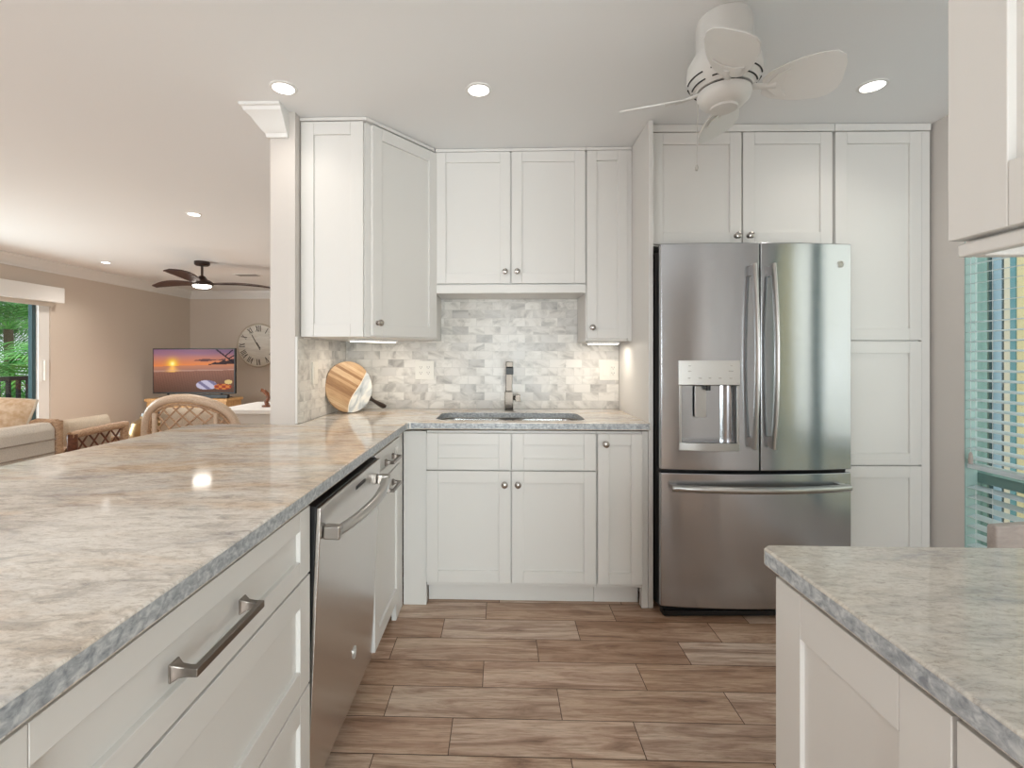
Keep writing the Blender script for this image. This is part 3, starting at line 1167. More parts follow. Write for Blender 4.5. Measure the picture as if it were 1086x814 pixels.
def cutting_board():
    t = thing('cutting_board', 'round wooden cutting board with pale resin edge and dark handle, leaning in the corner', 'cutting board', (-.845, 2.735, ZT))
    r, th = .147, .016
    a0 = R(-30)   # direction of the handle in the board's own plane
    Mb = Matrix.Rotation(R(47), 4, 'Z') @ Matrix.Rotation(R(-9), 4, 'X') @ Matrix.Translation((0, 0, r + .004)) @ Matrix.Rotation(-a0, 4, 'Y')
    # board plane: local x along the handle axis, local z across it, front towards -y
    n = 64

    def edge(s):            # resin boundary: x as a function of z
        q = s / r
        return .038 + .026 * q * q + .012 * math.sin(3.0 * q + .5)
    ring = [(r * math.cos(2 * PI * k / n), r * math.sin(2 * PI * k / n)) for k in range(n)]
    wood, res = [], []
    zs_top = zs_bot = None
    cut = [(edge(z), z) for z in [r * (-.985 + 1.97 * i / 30) for i in range(31)]]
    cut = [(x, z) for x, z in cut if x * x + z * z < r * r * .998]
    wood = [p for p in ring if p[0] < edge(p[1])]
    wood.sort(key=lambda p: math.atan2(p[1], p[0]) % (2 * PI))
    wood = wood + cut
    rim = [p for p in ring if p[0] >= edge(p[1])]
    rim.sort(key=lambda p: math.atan2(p[1], p[0]))
    rs = rim + cut[::-1]
    o = MB().prism(wood, 0, th, 'y').build('board', M_board, t, bevel=.002)
    o.matrix_local = Mb
    o2 = MB().prism(rs, 0, th, 'y').build('resin_edge', M_resin, t, bevel=.002)
    o2.matrix_local = Mb
    m = MB()
    pts = [(r * .985, th / 2, 0), (r + .012, th / 2, 0), (r + .03, th / 2, 0), (r + .06, th / 2, 0), (r + .088, th / 2, 0), (r + .108, th / 2, 0), (r + .117, th / 2, 0)]
    m.tube(pts, [.030, .020, .017, .021, .027, .027, .014], 14, squash=.5)
    o3 = m.build('handle', M_dkhandle, t)
    o3.matrix_local = Mb
    o4 = MB().tube([(x + .001, -.0008, z) for x, z in cut], .0022, 6).build('resin_line', mat('resin_white', srgb(238, 226, 208), .4), t)
    o4.matrix_local = Mb


cutting_board()


def plate(label, loc, rz, gangs, name='outlet_plate'):
    """local: front towards -y"""
    t = thing(name, label, 'outlet' if 'outlet' in label else 'switch', loc, rz)
    w = .046 * len(gangs) + .026
    MB().box(-w / 2, w / 2, -.005, -.0003, -.058, .058).build('plate', M_plate, t, bevel=.002)
    for i, g in enumerate(gangs):
        xc = (i - (len(gangs) - 1) / 2) * .046
        MB().box(xc - .0165, xc + .0165, -.0066, -.0048, -.033, .033).build('rocker' if g == 's' else 'socket', M_plate, t, bevel=.001)
        if g == 'o':
            m = MB()
            for s in (-1, 1):
                m.box(xc - .0075, xc - .0055, -.0071, -.0064, s * .017 - .001, s * .017 + .007)
                m.box(xc + .0055, xc + .0075, -.0071, -.0064, s * .017 - .001, s * .017 + .007)
                m.box(xc - .0018, xc + .0018, -.0071, -.0064, s * .017 - .009, s * .017 - .005)
            m.build('slot', M_slot, t, smooth=False)
    return t


plate('white double outlet plate on the marble tile beside the cutting board', (-.471, YK, 1.152), 0, 'oo')
plate('white switch and outlet plate on the tile beside the refrigerator panel', (.664, YK, 1.150), 0, 'so')
plate('white light switch on the tiled side wall by the cutting board', (-.965, 2.49, 1.15), R(90), 's', 'light_switch')


def undercab(label, loc, rz, L, power):
    t = thing('under_cabinet_light', label, 'light', loc, rz, None)
    MB().box(-L / 2, L / 2, -.03, .03, -.014, -.001).build('housing', M_trim, t, bevel=.003)
    MB().box(-L / 2 + .008, L / 2 - .008, -.022, .022, -.0165, -.0145).build('lens', M_strip, t, bevel=.0005)
    d = bpy.data.lights.new('strip_glow', 'AREA')
    d.shape = 'RECTANGLE'
    d.size, d.size_y, d.energy, d.color = L * .9, .04, power, (1.0, .90, .76)
    o = bpy.data.objects.new('strip_glow', d)
    C.objects.link(o)
    o.parent = t
    o.location = (0, 0, -.022)


undercab('white under-cabinet light bar below the diagonal corner cabinet', (-.70, 2.66, 1.331), R(48), .28, .9)
undercab('white under-cabinet light bar below the narrow wall cabinet', (.585, 2.80, 1.322), 0, .18, .6)

# ------------------------------------------------------------------ ceiling lights


def beam(x, y, power):
    d = bpy.data.lights.new('ceiling_spot', 'SPOT')
    d.energy, d.color, d.spot_size, d.spot_blend, d.shadow_soft_size = power, (1.0, .93, .84), R(140), 1.0, .045
    o = bpy.data.objects.new('ceiling_spot', d)
    C.objects.link(o)
    o.location = (x, y, CEIL - .02)


def downlight(label, x, y, power, first=[None]):
    if first[0] is None:
        t = thing('recessed_light', label, 'ceiling light', (x, y, CEIL), 0, 'recessed ceiling lights')
        MB().lathe([(.0425, -.001), (.045, -.006), (.056, -.004), (.058, -.0005)], (0, 0, 0), 40).build('trim_ring', M_trim, t)
        MB().lathe([(0, -.0035), (.043, -.0035), (.043, -.0015), (0, -.0015)], (0, 0, 0), 40).build('lens', M_glow, t)
        first[0] = t
    else:
        t = copy_tree(first[0])
        t.location = (x, y, CEIL)
        t['label'] = label
    beam(x, y, power)


downlight('round recessed ceiling light beside the partition wall crown', -.937, 2.07, 5)
downlight('round recessed ceiling light in front of the sink', -.095, 2.11, 2.5)
downlight('round recessed ceiling light in front of the pantry, beside the white fan', 1.593, 2.13, 5)
downlight('recessed living room ceiling light, the one nearer the kitchen partition', -2.49, 3.87, 40)
downlight('recessed living room ceiling light, the one near the terrace door wall', -4.83, 5.80, 40)


# added spot lamps without fixtures, out of view, to brighten the two rooms
for (x, y, p) in ((-2.49, 6.4, 60), (-4.83, 3.2, 60), (-2.49, 1.2, 60), (-4.6, .6, 60), (-.2, -.9, 3), (1.5, -.5, 3), (1.5, -1.9, 4), (-.2, -2.0, 3)):
    beam(x, y, p)

# ------------------------------------------------------------------ white ceiling fan
def white_fan():
    t = thing('ceiling_fan', 'small white four-blade ceiling fan hugging the kitchen ceiling', 'ceiling fan', (.77, 1.70, CEIL), R(-20))
    MB().lathe([(.0, -.0005), (.085, -.0005), (.09, -.02), (.09, -.11), (.105, -.135), (.117, -.155), (.120, -.195), (.110, -.222), (.094, -.238), (.088, -.244), (0, -.244)], n=48).build('motor_housing', M_fanw, t)
    for (r0, z0) in ((.1155, -.2125), (.1015, -.233)):
        for k in range(6):
            m = MB()
            a0 = R(60 * k + 6)
            m.tube([(r0 * math.cos(a0 + R(46) * i / 10), r0 * math.sin(a0 + R(46) * i / 10), z0) for i in range(11)], .0024, 6)
            m.build('vent', M_black, t)
    MB().lathe([(0, -.2445), (.079, -.2445), (.079, -.250), (0, -.250)], n=40).build('seam_ring', M_black, t)
    MB().lathe([(.085, -.2505), (.087, -.262), (.082, -.278), (.068, -.292), (.054, -.300), (.045, -.302), (.043, -.309), (.02, -.312), (0, -.312)], n=44).build('switch_cup', M_fanw, t)
    prof = [(.115, .03), (.14, .05), (.18, .066), (.23, .078), (.28, .082), (.315, .077), (.338, .06), (.348, .03)]
    outline = [(a, b) for a, b in prof] + [(a, -b) for a, b in prof[::-1]]
    for k in range(4):
        Mx = Matrix.Rotation(R(90 * k), 4, 'Z')
        b = MB().prism(outline, -.003, .003).build('blade', M_fanw, t, bevel=.0015)
        b.matrix_local = Mx @ Matrix.Translation((0, 0, -.252)) @ Matrix.Rotation(R(-26), 4, 'X')
        m = MB()
        m.tube([(-.03, 0, .012), (.0, 0, .004), (.03, 0, -.002), (.06, 0, -.006)], [.013, .012, .012, .012], 10, squash=.6)
        m.prism([(.035, -.012), (.06, -.04), (.095, -.05), (.078, -.018), (.078, .018), (.095, .05), (.06, .04), (.035, .012)], -.0085, -.0035)
        ir = m.build('blade_iron', M_fanw, b, bevel=.001)
        ir.matrix_local = Matrix.Translation((.097, 0, 0))
    m = MB()
    an = R(160 + 20)
    xk, yk = .082 * math.cos(an), .082 * math.sin(an)
    m.cyl((xk, yk, -.27), (xk - .004, yk, -.49), .0016, 6)
    m.lathe([(0, 0), (.005, .004), (.006, .012), (.003, .022), (0, .024)], (xk - .004, yk, -.51), 12)
    m.build('pull_chain', mat('chain_white', srgb(190, 186, 180), .4), t)


white_fan()


# ------------------------------------------------------------------ living room: ceiling fan
def dark_fan():
    t = thing('ceiling_fan', 'dark bronze three-blade ceiling fan with a light, above the television end of the living room', 'ceiling fan', (-3.63, 5.80, CEIL), R(0))
    MB().lathe([(0, -.001), (.085, -.001), (.085, -.035), (.07, -.048), (0, -.048)], n=36).build('canopy', M_bronze, t)
    MB().cyl((0, 0, -.0485), (0, 0, -.17), .014).build('downrod', M_bronze, t)
    MB().lathe([(.02, -.1705), (.035, -.18), (.06, -.215), (.10, -.235), (.125, -.255), (.125, -.275), (.11, -.29), (0, -.29)], n=40).build('motor_housing', M_bronze, t)
    MB().lathe([(0, -.2905), (.10, -.2905), (.098, -.305), (.07, -.318), (0, -.322)], n=36).build('light_lens', mat('fan_lamp', (1, 1, 1, 1), .5, emit=(1, .95, .86, 1), es=12), t)
    prof = [(.10, .03), (.20, .055), (.34, .068), (.50, .072), (.66, .062), (.80, .04), (.86, .015)]
    for az, droop in ((40, 0), (160, 0), (280, 0)):
        m = MB()
        N = 14
        g = []
        for i in range(N + 1):
            r = .09 + (.86 - .09) * i / N
            hw = .03
            for (ra, ha), (rb, hb) in zip(prof, prof[1:]):
                if ra <= r <= rb:
                    hw = ha + (hb - ha) * (r - ra) / (rb - ra)
            zc = -.262 + .03 * math.sin(PI * i / N * .9)
            tw = R(16)
            row = []
            for s in (-1, 0, 1):
                for th in (-.006, .006):
                    row.append(m.bm.verts.new((r, s * hw * math.cos(tw), zc + s * hw * math.sin(tw) + th)))
            g.append(row)
        fs = []
        for A, B in zip(g, g[1:]):
            for (a, b) in ((0, 2), (2, 4), (4, 5), (5, 3), (3, 1), (1, 0)):
                fs.append(m.bm.faces.new((A[a], A[b], B[b], B[a])))
        for rr in (g[0], g[-1]):
            fs.append(m.bm.faces.new([rr[i] for i in (0, 2, 4, 5, 3, 1)]))
        bmesh.ops.recalc_face_normals(m.bm, faces=fs)
        b = m.build('blade', M_walnut, t)
        b.rotation_euler = (0, 0, R(az))
    d = bpy.data.lights.new('fan_lamp_glow', 'SPOT')
    d.energy, d.color, d.shadow_soft_size, d.spot_size, d.spot_blend = 55, (1, .93, .85), .03, R(150), .5
    o = bpy.data.objects.new('fan_lamp_glow', d)
    C.objects.link(o)
    o.parent = t
    o.location = (0, 0, -.335)


dark_fan()

# ceiling vent
t = thing('ceiling_vent', 'small grey air vent on the living room ceiling behind the dark fan', 'vent', (-3.55, 6.72, CEIL))
MB().box(-.17, .17, -.09, .09, -.008, -.0005).build('frame', M_trim, t, bevel=.002)
m = MB()
for k in range(7):
    m.box(-.145, .145, -.07 + k * .021, -.058 + k * .021, -.012, -.0085)
m.build('slat', mat('vent_grey', srgb(150, 146, 142), .5), t, smooth=False)

# ------------------------------------------------------------------ television, console, soundbar, clock
TX, TY = -4.505, 7.0
t = thing('television', 'flat television showing a beach sunset on the wooden console', 'television', (TX, TY, .70))
TW, TH = 1.235, .665
MB().box(-TW / 2, TW / 2, 0, .045, 0, TH).build('casing', M_black, t, bevel=.006)


def screen_pic(u, v):
    """u 0..1 to the right, v 0..1 upwards -> linear colour"""
    def mix(a, b, k):
        k = max(0, min(1, k))
        return tuple(x + (y - x) * k for x, y in zip(a, b))
    hor = .60 + .06 * u
    if v > hor:
        k = (v - hor) / (1 - hor)
        c = mix((226, 132, 70), (150, 112, 132), k * 1.25)
        c = mix(c, (118, 90, 118), (k - .55) * 1.6)
        c = mix(c, (92, 72, 92), max(0, u - .55) * k)
        cl = .5 + .5 * math.sin(9 * u + 3 * v) * math.sin(31 * v + 4 * u)
        c = mix(c, (190, 110, 90), .22 * cl)
        d = math.hypot((u - .235) * 1.85, v - .665)
        c = mix(c, (255, 214, 60), math.exp(-(d / .12) ** 2) * .95)
        c = mix(c, (255, 246, 170), math.exp(-(d / .05) ** 2))
        c = mix(c, (96, 64, 62), 1 if (abs(v - (.74 + .05 * (u - .45))) < .018 + .012 * math.sin(22 * u) and .5 < u < .9) else 0)
        if u > .68 and v < hor + .02 + .10 * (u - .68) / .32 + .012 * math.sin(60 * u):
            c = (58, 40, 40)
    elif v > hor - .14:
        k = (hor - v) / .14
        c = mix((190, 124, 92), (150, 110, 98), k)
        c = mix(c, (255, 190, 96), math.exp(-((u - .235) / (.03 + .05 * k)) ** 2) * .9)
        c = mix(c, (205, 165, 145), .5 if abs(k - .75 - .2 * u) < .08 else 0)
    else:
        k = (hor - .14 - v) / (hor - .14)
        c = mix((142, 98, 82), (92, 66, 54), k)
        n = math.sin(57 * u + 91 * v) * math.sin(133 * u - 71 * v)
        c = mix(c, (70, 50, 42), .25 * (n > .25))
        if ((u - .66) / .13) ** 2 + ((v - .17) / .11) ** 2 < 1:
            c = (188, 180, 200) if math.sin(40 * u + 30 * v) > -.3 else (120, 112, 140)
        if ((u - .86) / .11) ** 2 + ((v - .13) / .07) ** 2 < 1:
            c = (200, 120, 60) if math.sin(70 * u) * math.sin(60 * v) > 0 else (150, 60, 44)
        if ((u - .93) / .05) ** 2 + ((v - .24) / .05) ** 2 < 1:
            c = (210, 180, 120)
    # branches in the corner
    for (x0, y0, x1, y1, w_) in ((.78, 1.0, .99, .70, .012), (.93, .78, 1.0, .86, .01), (.9, .86, .98, .98, .009)):
        dx, dy = x1 - x0, y1 - y0
        k = max(0, min(1, ((u - x0) * dx + (v - y0) * dy) / (dx * dx + dy * dy)))
        if math.hypot(u - x0 - k * dx, v - y0 - k * dy) < w_:
            c = (34, 26, 34)
    return srgb(*c)


def tv_screen(parent):
    nx, nz = 150, 84
    x0, x1, z0, z1 = -TW / 2 + .016, TW / 2 - .016, .022, TH - .016
    m = MB()
    lay = m.bm.loops.layers.float_color.new('picture')
    V = [[m.bm.verts.new((x0 + (x1 - x0) * i / nx, -.0012, z0 + (z1 - z0) * j / nz)) for j in range(nz + 1)] for i in range(nx + 1)]
    for i in range(nx):
        for j in range(nz):
            f = m.bm.faces.new((V[i][j], V[i + 1][j], V[i + 1][j + 1], V[i][j + 1]))
            for lp, (a, b) in zip(f.loops, ((i, j), (i + 1, j), (i + 1, j + 1), (i, j + 1))):
                lp[lay] = screen_pic(a / nx, b / nz)
    mt = mat('television_picture', (0, 0, 0, 1), .3, spec=.04)
    tt = NT(mt)
    at = tt.n('ShaderNodeAttribute', attribute_name='picture')
    tt.l(at.outputs['Color'], tt.b.inputs['Emission Color'])
    tt.b.inputs['Emission Strength'].default_value = 1.0
    m.build('screen', mt, parent, smooth=False)


tv_screen(t)
for s in (-1, 1):
    MB().box(s * .4 - .11, s * .4 + .11, -.02, .12, -.058, -.05).box(s * .4 - .012, s * .4 + .012, .012, .035, -.05, -.001).build('foot', M_black, t, bevel=.002)
sb = MB().box(-.02, .55, 0, .07, 0, .055).build('soundbar', M_black, bevel=.008, loc=(TX + .02, TY - .12, .642))
tag(sb, 'black soundbar lying in front of the television', 'soundbar')

t = thing('media_console', 'honey-coloured wooden media console under the television', 'console', (TX, TY - .2, 0))
MB().box(-.58, .62, -.02, .42, .60, .64).build('top', M_pine, t, bevel=.004)
MB().box(-.56, .60, 0, .40, .03, .5995).build('body', M_pine, t, bevel=.003)
m = MB()
for i in range(2):
    for j in range(3):
        m.box(.34 + j * .075, .395 + j * .075, -.012, .001, .535 - i * .045, .565 - i * .045)
m.build('slot', M_black, t)
for k in range(2):
    d = MB().box(-.54 + k * .42, -.14 + k * .42, -.011, -.0005, .05, .47).build('door', M_pine, t, bevel=.003)
    MB().lathe([(0, 0), (.012, 0), (.009, .014), (.014, .022), (0, .026)], (-.17 + k * .08 if k == 0 else -.09 + .42 - .37, -.0115, .3), 14, Matrix.Rotation(R(90), 3, 'X')).build('knob', M_bronze, d)

t = thing('wall_clock', 'large round cream wall clock with roman numerals beside the television', 'clock', (-4.27, YF, 1.445))
cr = .375
Mx = Matrix.Rotation(R(90), 3, 'X')
MB().lathe([(0, .001), (cr, .001), (cr, .03), (0, .03)], n=64, M=Mx).build('face', make_wood('clock_face', srgb(214, 204, 190), srgb(230, 222, 210), (1, 1, 9)), t)
m = MB()
m.tube([(cr * math.cos(2 * PI * k / 64), -.028, cr * math.sin(2 * PI * k / 64)) for k in range(64)], .012, 8, closed=True)
m.build('rim', mat('clock_rim', srgb(196, 180, 160), .6), t)
M_num = mat('clock_ink', srgb(84, 74, 62), .7)
ROM = {1: 'I', 2: 'II', 3: 'III', 4: 'IIII', 5: 'V', 6: 'VI', 7: 'VII', 8: 'VIII', 9: 'IX', 10: 'X', 11: 'XI', 12: 'XII'}
for hr, s in ROM.items():
    ang = PI / 2 - hr * PI / 6
    rad = Vector((math.cos(ang), 0, math.sin(ang)))
    tan = Vector((rad.z, 0, -rad.x))
    wd = {'I': .026, 'V': .05, 'X': .05}
    tot = sum(wd[c] for c in s)
    x = -tot / 2
    m = MB()
    cen = rad * .295 + Vector((0, -.031, 0))

    def stroke(xa, za, xb, zb, w_):
        m.bar(cen + tan * xa + rad * za, cen + tan * xb + rad * zb, .002, w_) if False else None
        a = cen + tan * xa + rad * za
        b = cen + tan * xb + rad * zb
        d_ = (b - a).normalized()
        nrm = Vector((-d_.z, 0, d_.x)) * (w_ / 2)
        y = Vector((0, -.0012, 0))
        vs = [m.bm.verts.new(p + q) for q in (y, -y) for p in (a - nrm, b - nrm, b + nrm, a + nrm)]
        fs = [m.bm.faces.new([vs[i] for i in f]) for f in ((0, 1, 2, 3), (7, 6, 5, 4), (0, 4, 5, 1), (1, 5, 6, 2), (2, 6, 7, 3), (3, 7, 4, 0))]
        bmesh.ops.recalc_face_normals(m.bm, faces=fs)
    H = .052
    for c in s:
        xc = x + wd[c] / 2
        if c == 'I':
            stroke(xc, -H, xc, H, .012)
        elif c == 'V':
            stroke(xc - .018, H, xc, -H, .014)
            stroke(xc + .018, H, xc, -H, .007)
        else:
            stroke(xc - .018, H, xc + .018, -H, .014)
            stroke(xc + .018, H, xc - .018, -H, .007)
        x += wd[c]
    m.build('numeral', M_num, t, smooth=False)
MB().bar((-.03, -.034, .05), (.035, -.034, -.055), .003, .012).bar((0.03, -.036, -.08), (-.12, -.036, .19), .003, .010).build('hand', M_num, t)

# ------------------------------------------------------------------ valance above the terrace door
t = thing('window_valance', 'white fabric valance box with shade above the terrace door', 'valance', (XL, 4.6, 1.90))
MB().box(.001, .13, -1.4, 1.25, 0, .185).build('box', M_trim, t, bevel=.006)
MB().box(.03, .05, -1.36, 1.20, -.05, -.001).build('shade', M_sofa, t)

# ------------------------------------------------------------------ seating in the living room
t = thing('sofa', 'long pale linen sofa seen from behind, beyond the bar counter', 'sofa', (-2.72, 2.05, 0))
Y0, Y1 = -1.25, .84
m = MB()
m.prism([(0, .08), (0, .80), (-.03, .835), (-.10, .835), (-.14, .80), (-.16, .08)], Y0, Y1, 'y')
bk = m.build('back', M_sofa, t, bevel=.012, seg=3)
for z in (.735, .655, .56):
    MB().tube([(.004, Y0 + .01, z), (.004, Y1 - .004, z)], .004, 6).build('piping', mat('piping', srgb(150, 136, 122), .8), bk)
MB().box(-.95, -.225, Y0, Y1, .08, .30).build('base', M_sofa, t, bevel=.012)
for k in range(3):
    c = Y0 + .01 + (k + .5) * .69
    MB().box(-.94, -.23, c - .335, c + .335, .302, .46).build('seat_cushion', M_cush, t, bevel=.03, seg=3)
    if k == 2:
        c -= .16
    MB().pillow((-.33, c, .69), .58, .46, .2, Matrix.Rotation(R(90), 3, 'Z') @ Matrix.Rotation(R(-6), 3, 'X'), p=4).build('back_cushion', M_cush, t)
for y0, y1 in ((Y0 - .17, Y0 - .002), (Y1 + .002, Y1 + .09)):
    MB().box(-.95, -.0, y0, y1, .08, .62).build('arm', M_sofa, t, bevel=.02, seg=3)
m = MB()
m.tube([(-.02, Y1 + .03, .30), (-.02, Y1 + .03, .84)], .03, 12)
m.tube([(-.02, Y1 + .03, .825), (-.14, Y1 + .03, .83), (-.4, Y1 + .045, .74), (-.9, Y1 + .045, .66)], .025, 10)
m.build('rattan_post', M_rattan, t)
for x in (-.06, -.89):
    for y in (Y0 - .08, Y1 - .1):
        MB().cyl((x, y, .001), (x, y, .08), .025, 12).build('leg', M_rattan_dk, t)


def throw(label, c, w, h, d, rz, lean, roll, m_, trim=None):
    Mx = Matrix.Rotation(R(rz), 3, 'Z') @ Matrix.Rotation(R(lean), 3, 'X') @ Matrix.Rotation(R(roll), 3, 'Y')
    t = thing('throw_pillow', label, 'pillow', c)
    MB().pillow((0, 0, 0), w, h, d, Mx, p=3.2).build('cover', m_, t)
    e = []
    n = 12
    for i in range(n):
        e.append((-w / 2 + w * i / n, -h / 2))
    for i in range(n):
        e.append((w / 2, -h / 2 + h * i / n))
    for i in range(n):
        e.append((w / 2 - w * i / n, h / 2))
    for i in range(n):
        e.append((-w / 2, h / 2 - h * i / n))
    MB().tube([Mx @ Vector((a * .985, 0, b * .985)) for a, b in e], .008, 6, closed=True).build('trim', trim or M_rattan, t)
    return t


throw('tan patterned throw pillow standing against the far arm of the sofa', (-3.15, 2.82, .735), .50, .54, .18, 8, -24, 4, M_pill, M_cush)
throw('cream throw pillow with brown trim tucked at the sofa corner', (-3.40, 2.44, .70), .42, .42, .14, 20, -18, -6, M_cush, M_pill)

# rattan armchair with flat lattice back, beside the sofa


def lattice(m, P, nu, nv, r, clip=None):
    """two families of diagonals over the unit square, mapped by P(u, v)"""
    for fam in (1, -1):
        for k in range(-nv, nu + 1):
            pts = []
            for i in range(41):
                v = i / 40
                u = (k + (v * nv if fam == 1 else (1 - v) * nv)) / nu
                if 0 <= u <= 1 and (clip is None or clip(u, v)):
                    q = Vector(P(u, v))
                    pts.append(q + Vector((0, 0, 0)))
            if len(pts) > 2:
                m.tube(pts, r, 6)


t = thing('rattan_armchair', 'square-backed rattan armchair with a lattice panel next to the sofa end', 'armchair', (-2.90, 3.43, 0))
W2 = .225
for y in (-W2, W2):
    MB().tube([(0, y, .001), (0, y, .71)], .03, 12).build('post', M_rattan_dk if y < 0 else M_rattan, t)
    MB().tube([(-.62, y, .001), (-.62, y, .57)], .024, 10).build('leg', M_rattan_dk, t)
    MB().tube([(-.03, y, .60), (-.3, y, .60), (-.6, y, .585), (-.66, y, .56)], .026, 10).build('arm', M_rattan, t)
MB().tube([(0, -W2 - .02, .70), (0, -W2 / 2, .71), (0, W2 / 2, .715), (0, W2 + .02, .715)], .027, 12).build('top_rail', M_rattan, t)
m = MB()
lattice(m, lambda u, v: (0.0, -W2 + .03 + u * (2 * W2 - .06), .35 + v * .345), 4, 3, .006)
m.build('lattice', M_rattan_dk, t)
MB().box(-.6, -.02, -W2 + .02, W2 - .02, .30, .34).build('seat_frame', M_rattan, t, bevel=.01)
MB().box(-.6, -.06, -W2 + .03, W2 - .03, .342, .46).build('seat_cushion', M_cush, t, bevel=.03, seg=3)
MB().pillow((-.11, 0, .62), .40, .36, .14, Matrix.Rotation(R(90), 3, 'Z'), p=5).build('back_cushion', M_cush, t)

# rattan armchair with arched back, facing away from the kitchen
t = thing('rattan_armchair', 'round-backed rattan armchair with a wicker arch in front of the television', 'armchair', (-2.27, 3.40, 0))


def arch(s):
    """s 0..1 along the hoop -> local point; the hoop wraps round to the sides"""
    a = PI * (1 - s)
    x = .345 * math.cos(a) * (1.0)
    z = .60 + .34 * max(0.0, math.sin(a)) ** .62
    y = .10 * (abs(math.cos(a)) ** 2.2)
    return (x, y, z)


hoop = [arch(i / 40) for i in range(41)]
hoop = [(-.36, .16, .34), (-.355, .13, .48)] + hoop + [(.355, .13, .48), (.36, .16, .34)]
MB().tube(hoop, [.028] * 2 + [.031] * 41 + [.028] * 2, 12).build('arched_rail', M_wicker, t)
ins = [(x * .90, y * .9, .60 + (z - .60) * .87) for x, y, z in [arch(i / 40) for i in range(41)]]
MB().tube([(-.312, .10, .34)] + ins + [(.312, .10, .34)], .011, 8).build('inner_hoop', M_rattan, t)


def back_pt(u, v):
    x = -.30 + .60 * u
    return (x, .09 * (abs(x) / .3) ** 2.2, .36 + .54 * v)


def inside(u, v):
    x = -.30 + .60 * u
    z = .36 + .54 * v
    q = max(-1, min(1, x / (.345 * .90)))
    top = .60 + .34 * .87 * max(0.0, math.sqrt(1 - q * q)) ** .62
    return z < top and abs(x) < .30


m = MB()
lattice(m, back_pt, 6, 6, .0065, inside)
m.build('lattice', M_rattan, t)
for sx in (-1, 1):
    MB().tube([(sx * .225, .03, .34), (sx * .225, .03, .83)], .016, 8).build('stile', M_wicker, t)
    MB().tube([(sx * .35, .13, .60), (sx * .40, .35, .62), (sx * .40, .62, .60), (sx * .38, .70, .5), (sx * .37, .70, .30)], .032, 10).build('arm', M_wicker, t)
    for y in (.12, .66):
        MB().tube([(sx * .33, y, .001), (sx * .33, y, .30)], .022, 10).build('leg', M_rattan_dk, t)
MB().box(-.36, .36, .10, .70, .28, .34).build('seat_frame', M_rattan, t, bevel=.012)
MB().box(-.32, .32, .14, .70, .342, .47).build('seat_cushion', M_cush, t, bevel=.03, seg=3)
MB().pillow((0, .17, .66), .54, .40, .16, Matrix.Rotation(R(8), 3, 'X'), p=4).build('back_cushion', M_cush, t)

# brass pot on a small dark stand, between the two rattan chairs
t = thing('side_table', 'small round dark side table between the two rattan armchairs', 'side table', (-3.05, 4.15, 0))
MB().lathe([(0, .42), (.20, .42), (.20, .45), (0, .45)], n=30).build('top', M_rattan_dk, t, bevel=.004)
MB().lathe([(.16, .001), (.16, .02), (.03, .05), (.025, .4195)], n=20).build('pedestal', M_rattan_dk, t)
t = thing('brass_pot', 'round aged-brass pot on the side table between the rattan armchairs', 'pot', (-3.05, 4.15, .4505))
MB().lathe([(0, 0), (.10, 0), (.155, .07), (.165, .14), (.14, .22), (.08, .255), (.085, .275), (.078, .275), (.07, .255), (0, .25)], n=32).build('vessel', M_brass, t)
MB().lathe([(0, .2755), (.075, .2755), (.07, .30), (.03, .325), (0, .33)], n=24).build('lid', M_dkhandle, t)

# white table with box and carved figure
t = thing('dining_table', 'white painted table behind the arched rattan chair', 'table', (-2.0, 4.75, 0))
MB().box(-.62, .5, -.40, .40, .715, .755).build('tabletop', M_trim, t, bevel=.005)
MB().box(-.56, .44, -.34, .34, .62, .7145).build('apron', M_trim, t, bevel=.003)
for x in (-.53, .41):
    for y in (-.31, .31):
        MB().box(x - .03, x + .03, y - .03, y + .03, .001, .6195).build('leg', M_trim, t, bevel=.004)
t = thing('carved_figure', 'curved dark wooden carving standing on the white table', 'sculpture', (-2.25, 4.62, .7555))
MB().lathe([(0, 0), (.05, 0), (.05, .015), (0, .02)], n=20).build('base', M_dkwood, t)
MB().tube([(0, 0, .018), (-.012, 0, .05), (.012, 0, .085), (.0, 0, .12), (-.03, 0, .15), (-.055, 0, .165), (-.06, 0, .145)], [.022, .02, .018, .02, .02, .015, .008], 10).build('stem', M_dkwood, t)

# ------------------------------------------------------------------ terrace beyond the sliding door
struct(MB().box(-7.2, XL - .15, 2.0, 8.5, -.15, -.02).build('terrace_floor', M_grout))
t = thing('railing', 'dark wooden terrace railing with upright balusters outside the sliding door', 'railing', (-6.75, 5.5, -.02))
M_rail = mat('railing_dark', srgb(16, 15, 16), .5)
MB().box(-.04, .04, -3.2, 2.6, .93, .99).build('top_rail', M_rail, t, bevel=.004)
MB().box(-.025, .025, -3.2, 2.6, .10, .15).build('bottom_rail', M_rail, t, bevel=.003)
for k in range(41):
    y = -3.1 + .14 * k
    MB().box(-.02, .02, y - .02, y + .02, .1505, .9295).build('baluster', M_rail, t)
for y in (-3.2, 2.6):
    MB().box(-.045, .045, y - .045, y + .045, 0, 1.03).build('post', M_rail, t, bevel=.004)

struct(MB().box(-26, -7.25, -2, 28, -1.6, -1.5).build('ground_outside_left', M_grass))


def leafmat(name, c0, c1):
    m = mat(name, c0, .5)
    t = NT(m)
    g = t.noise(t.coord(), 3.5, 5)
    t.l(t.ramp(g, [(0.35, c0), (0.65, c1)]), t.b.inputs['Base Color'])
    t.b.inputs['Subsurface Weight'].default_value = 0.0
    return m


M_leaf = leafmat('palm_leaf', srgb(40, 120, 40), srgb(120, 200, 90))
M_leaf2 = leafmat('dark_leaf', srgb(20, 66, 34), srgb(60, 140, 64))
M_trunk = mat('palm_trunk', srgb(98, 82, 64), .8)


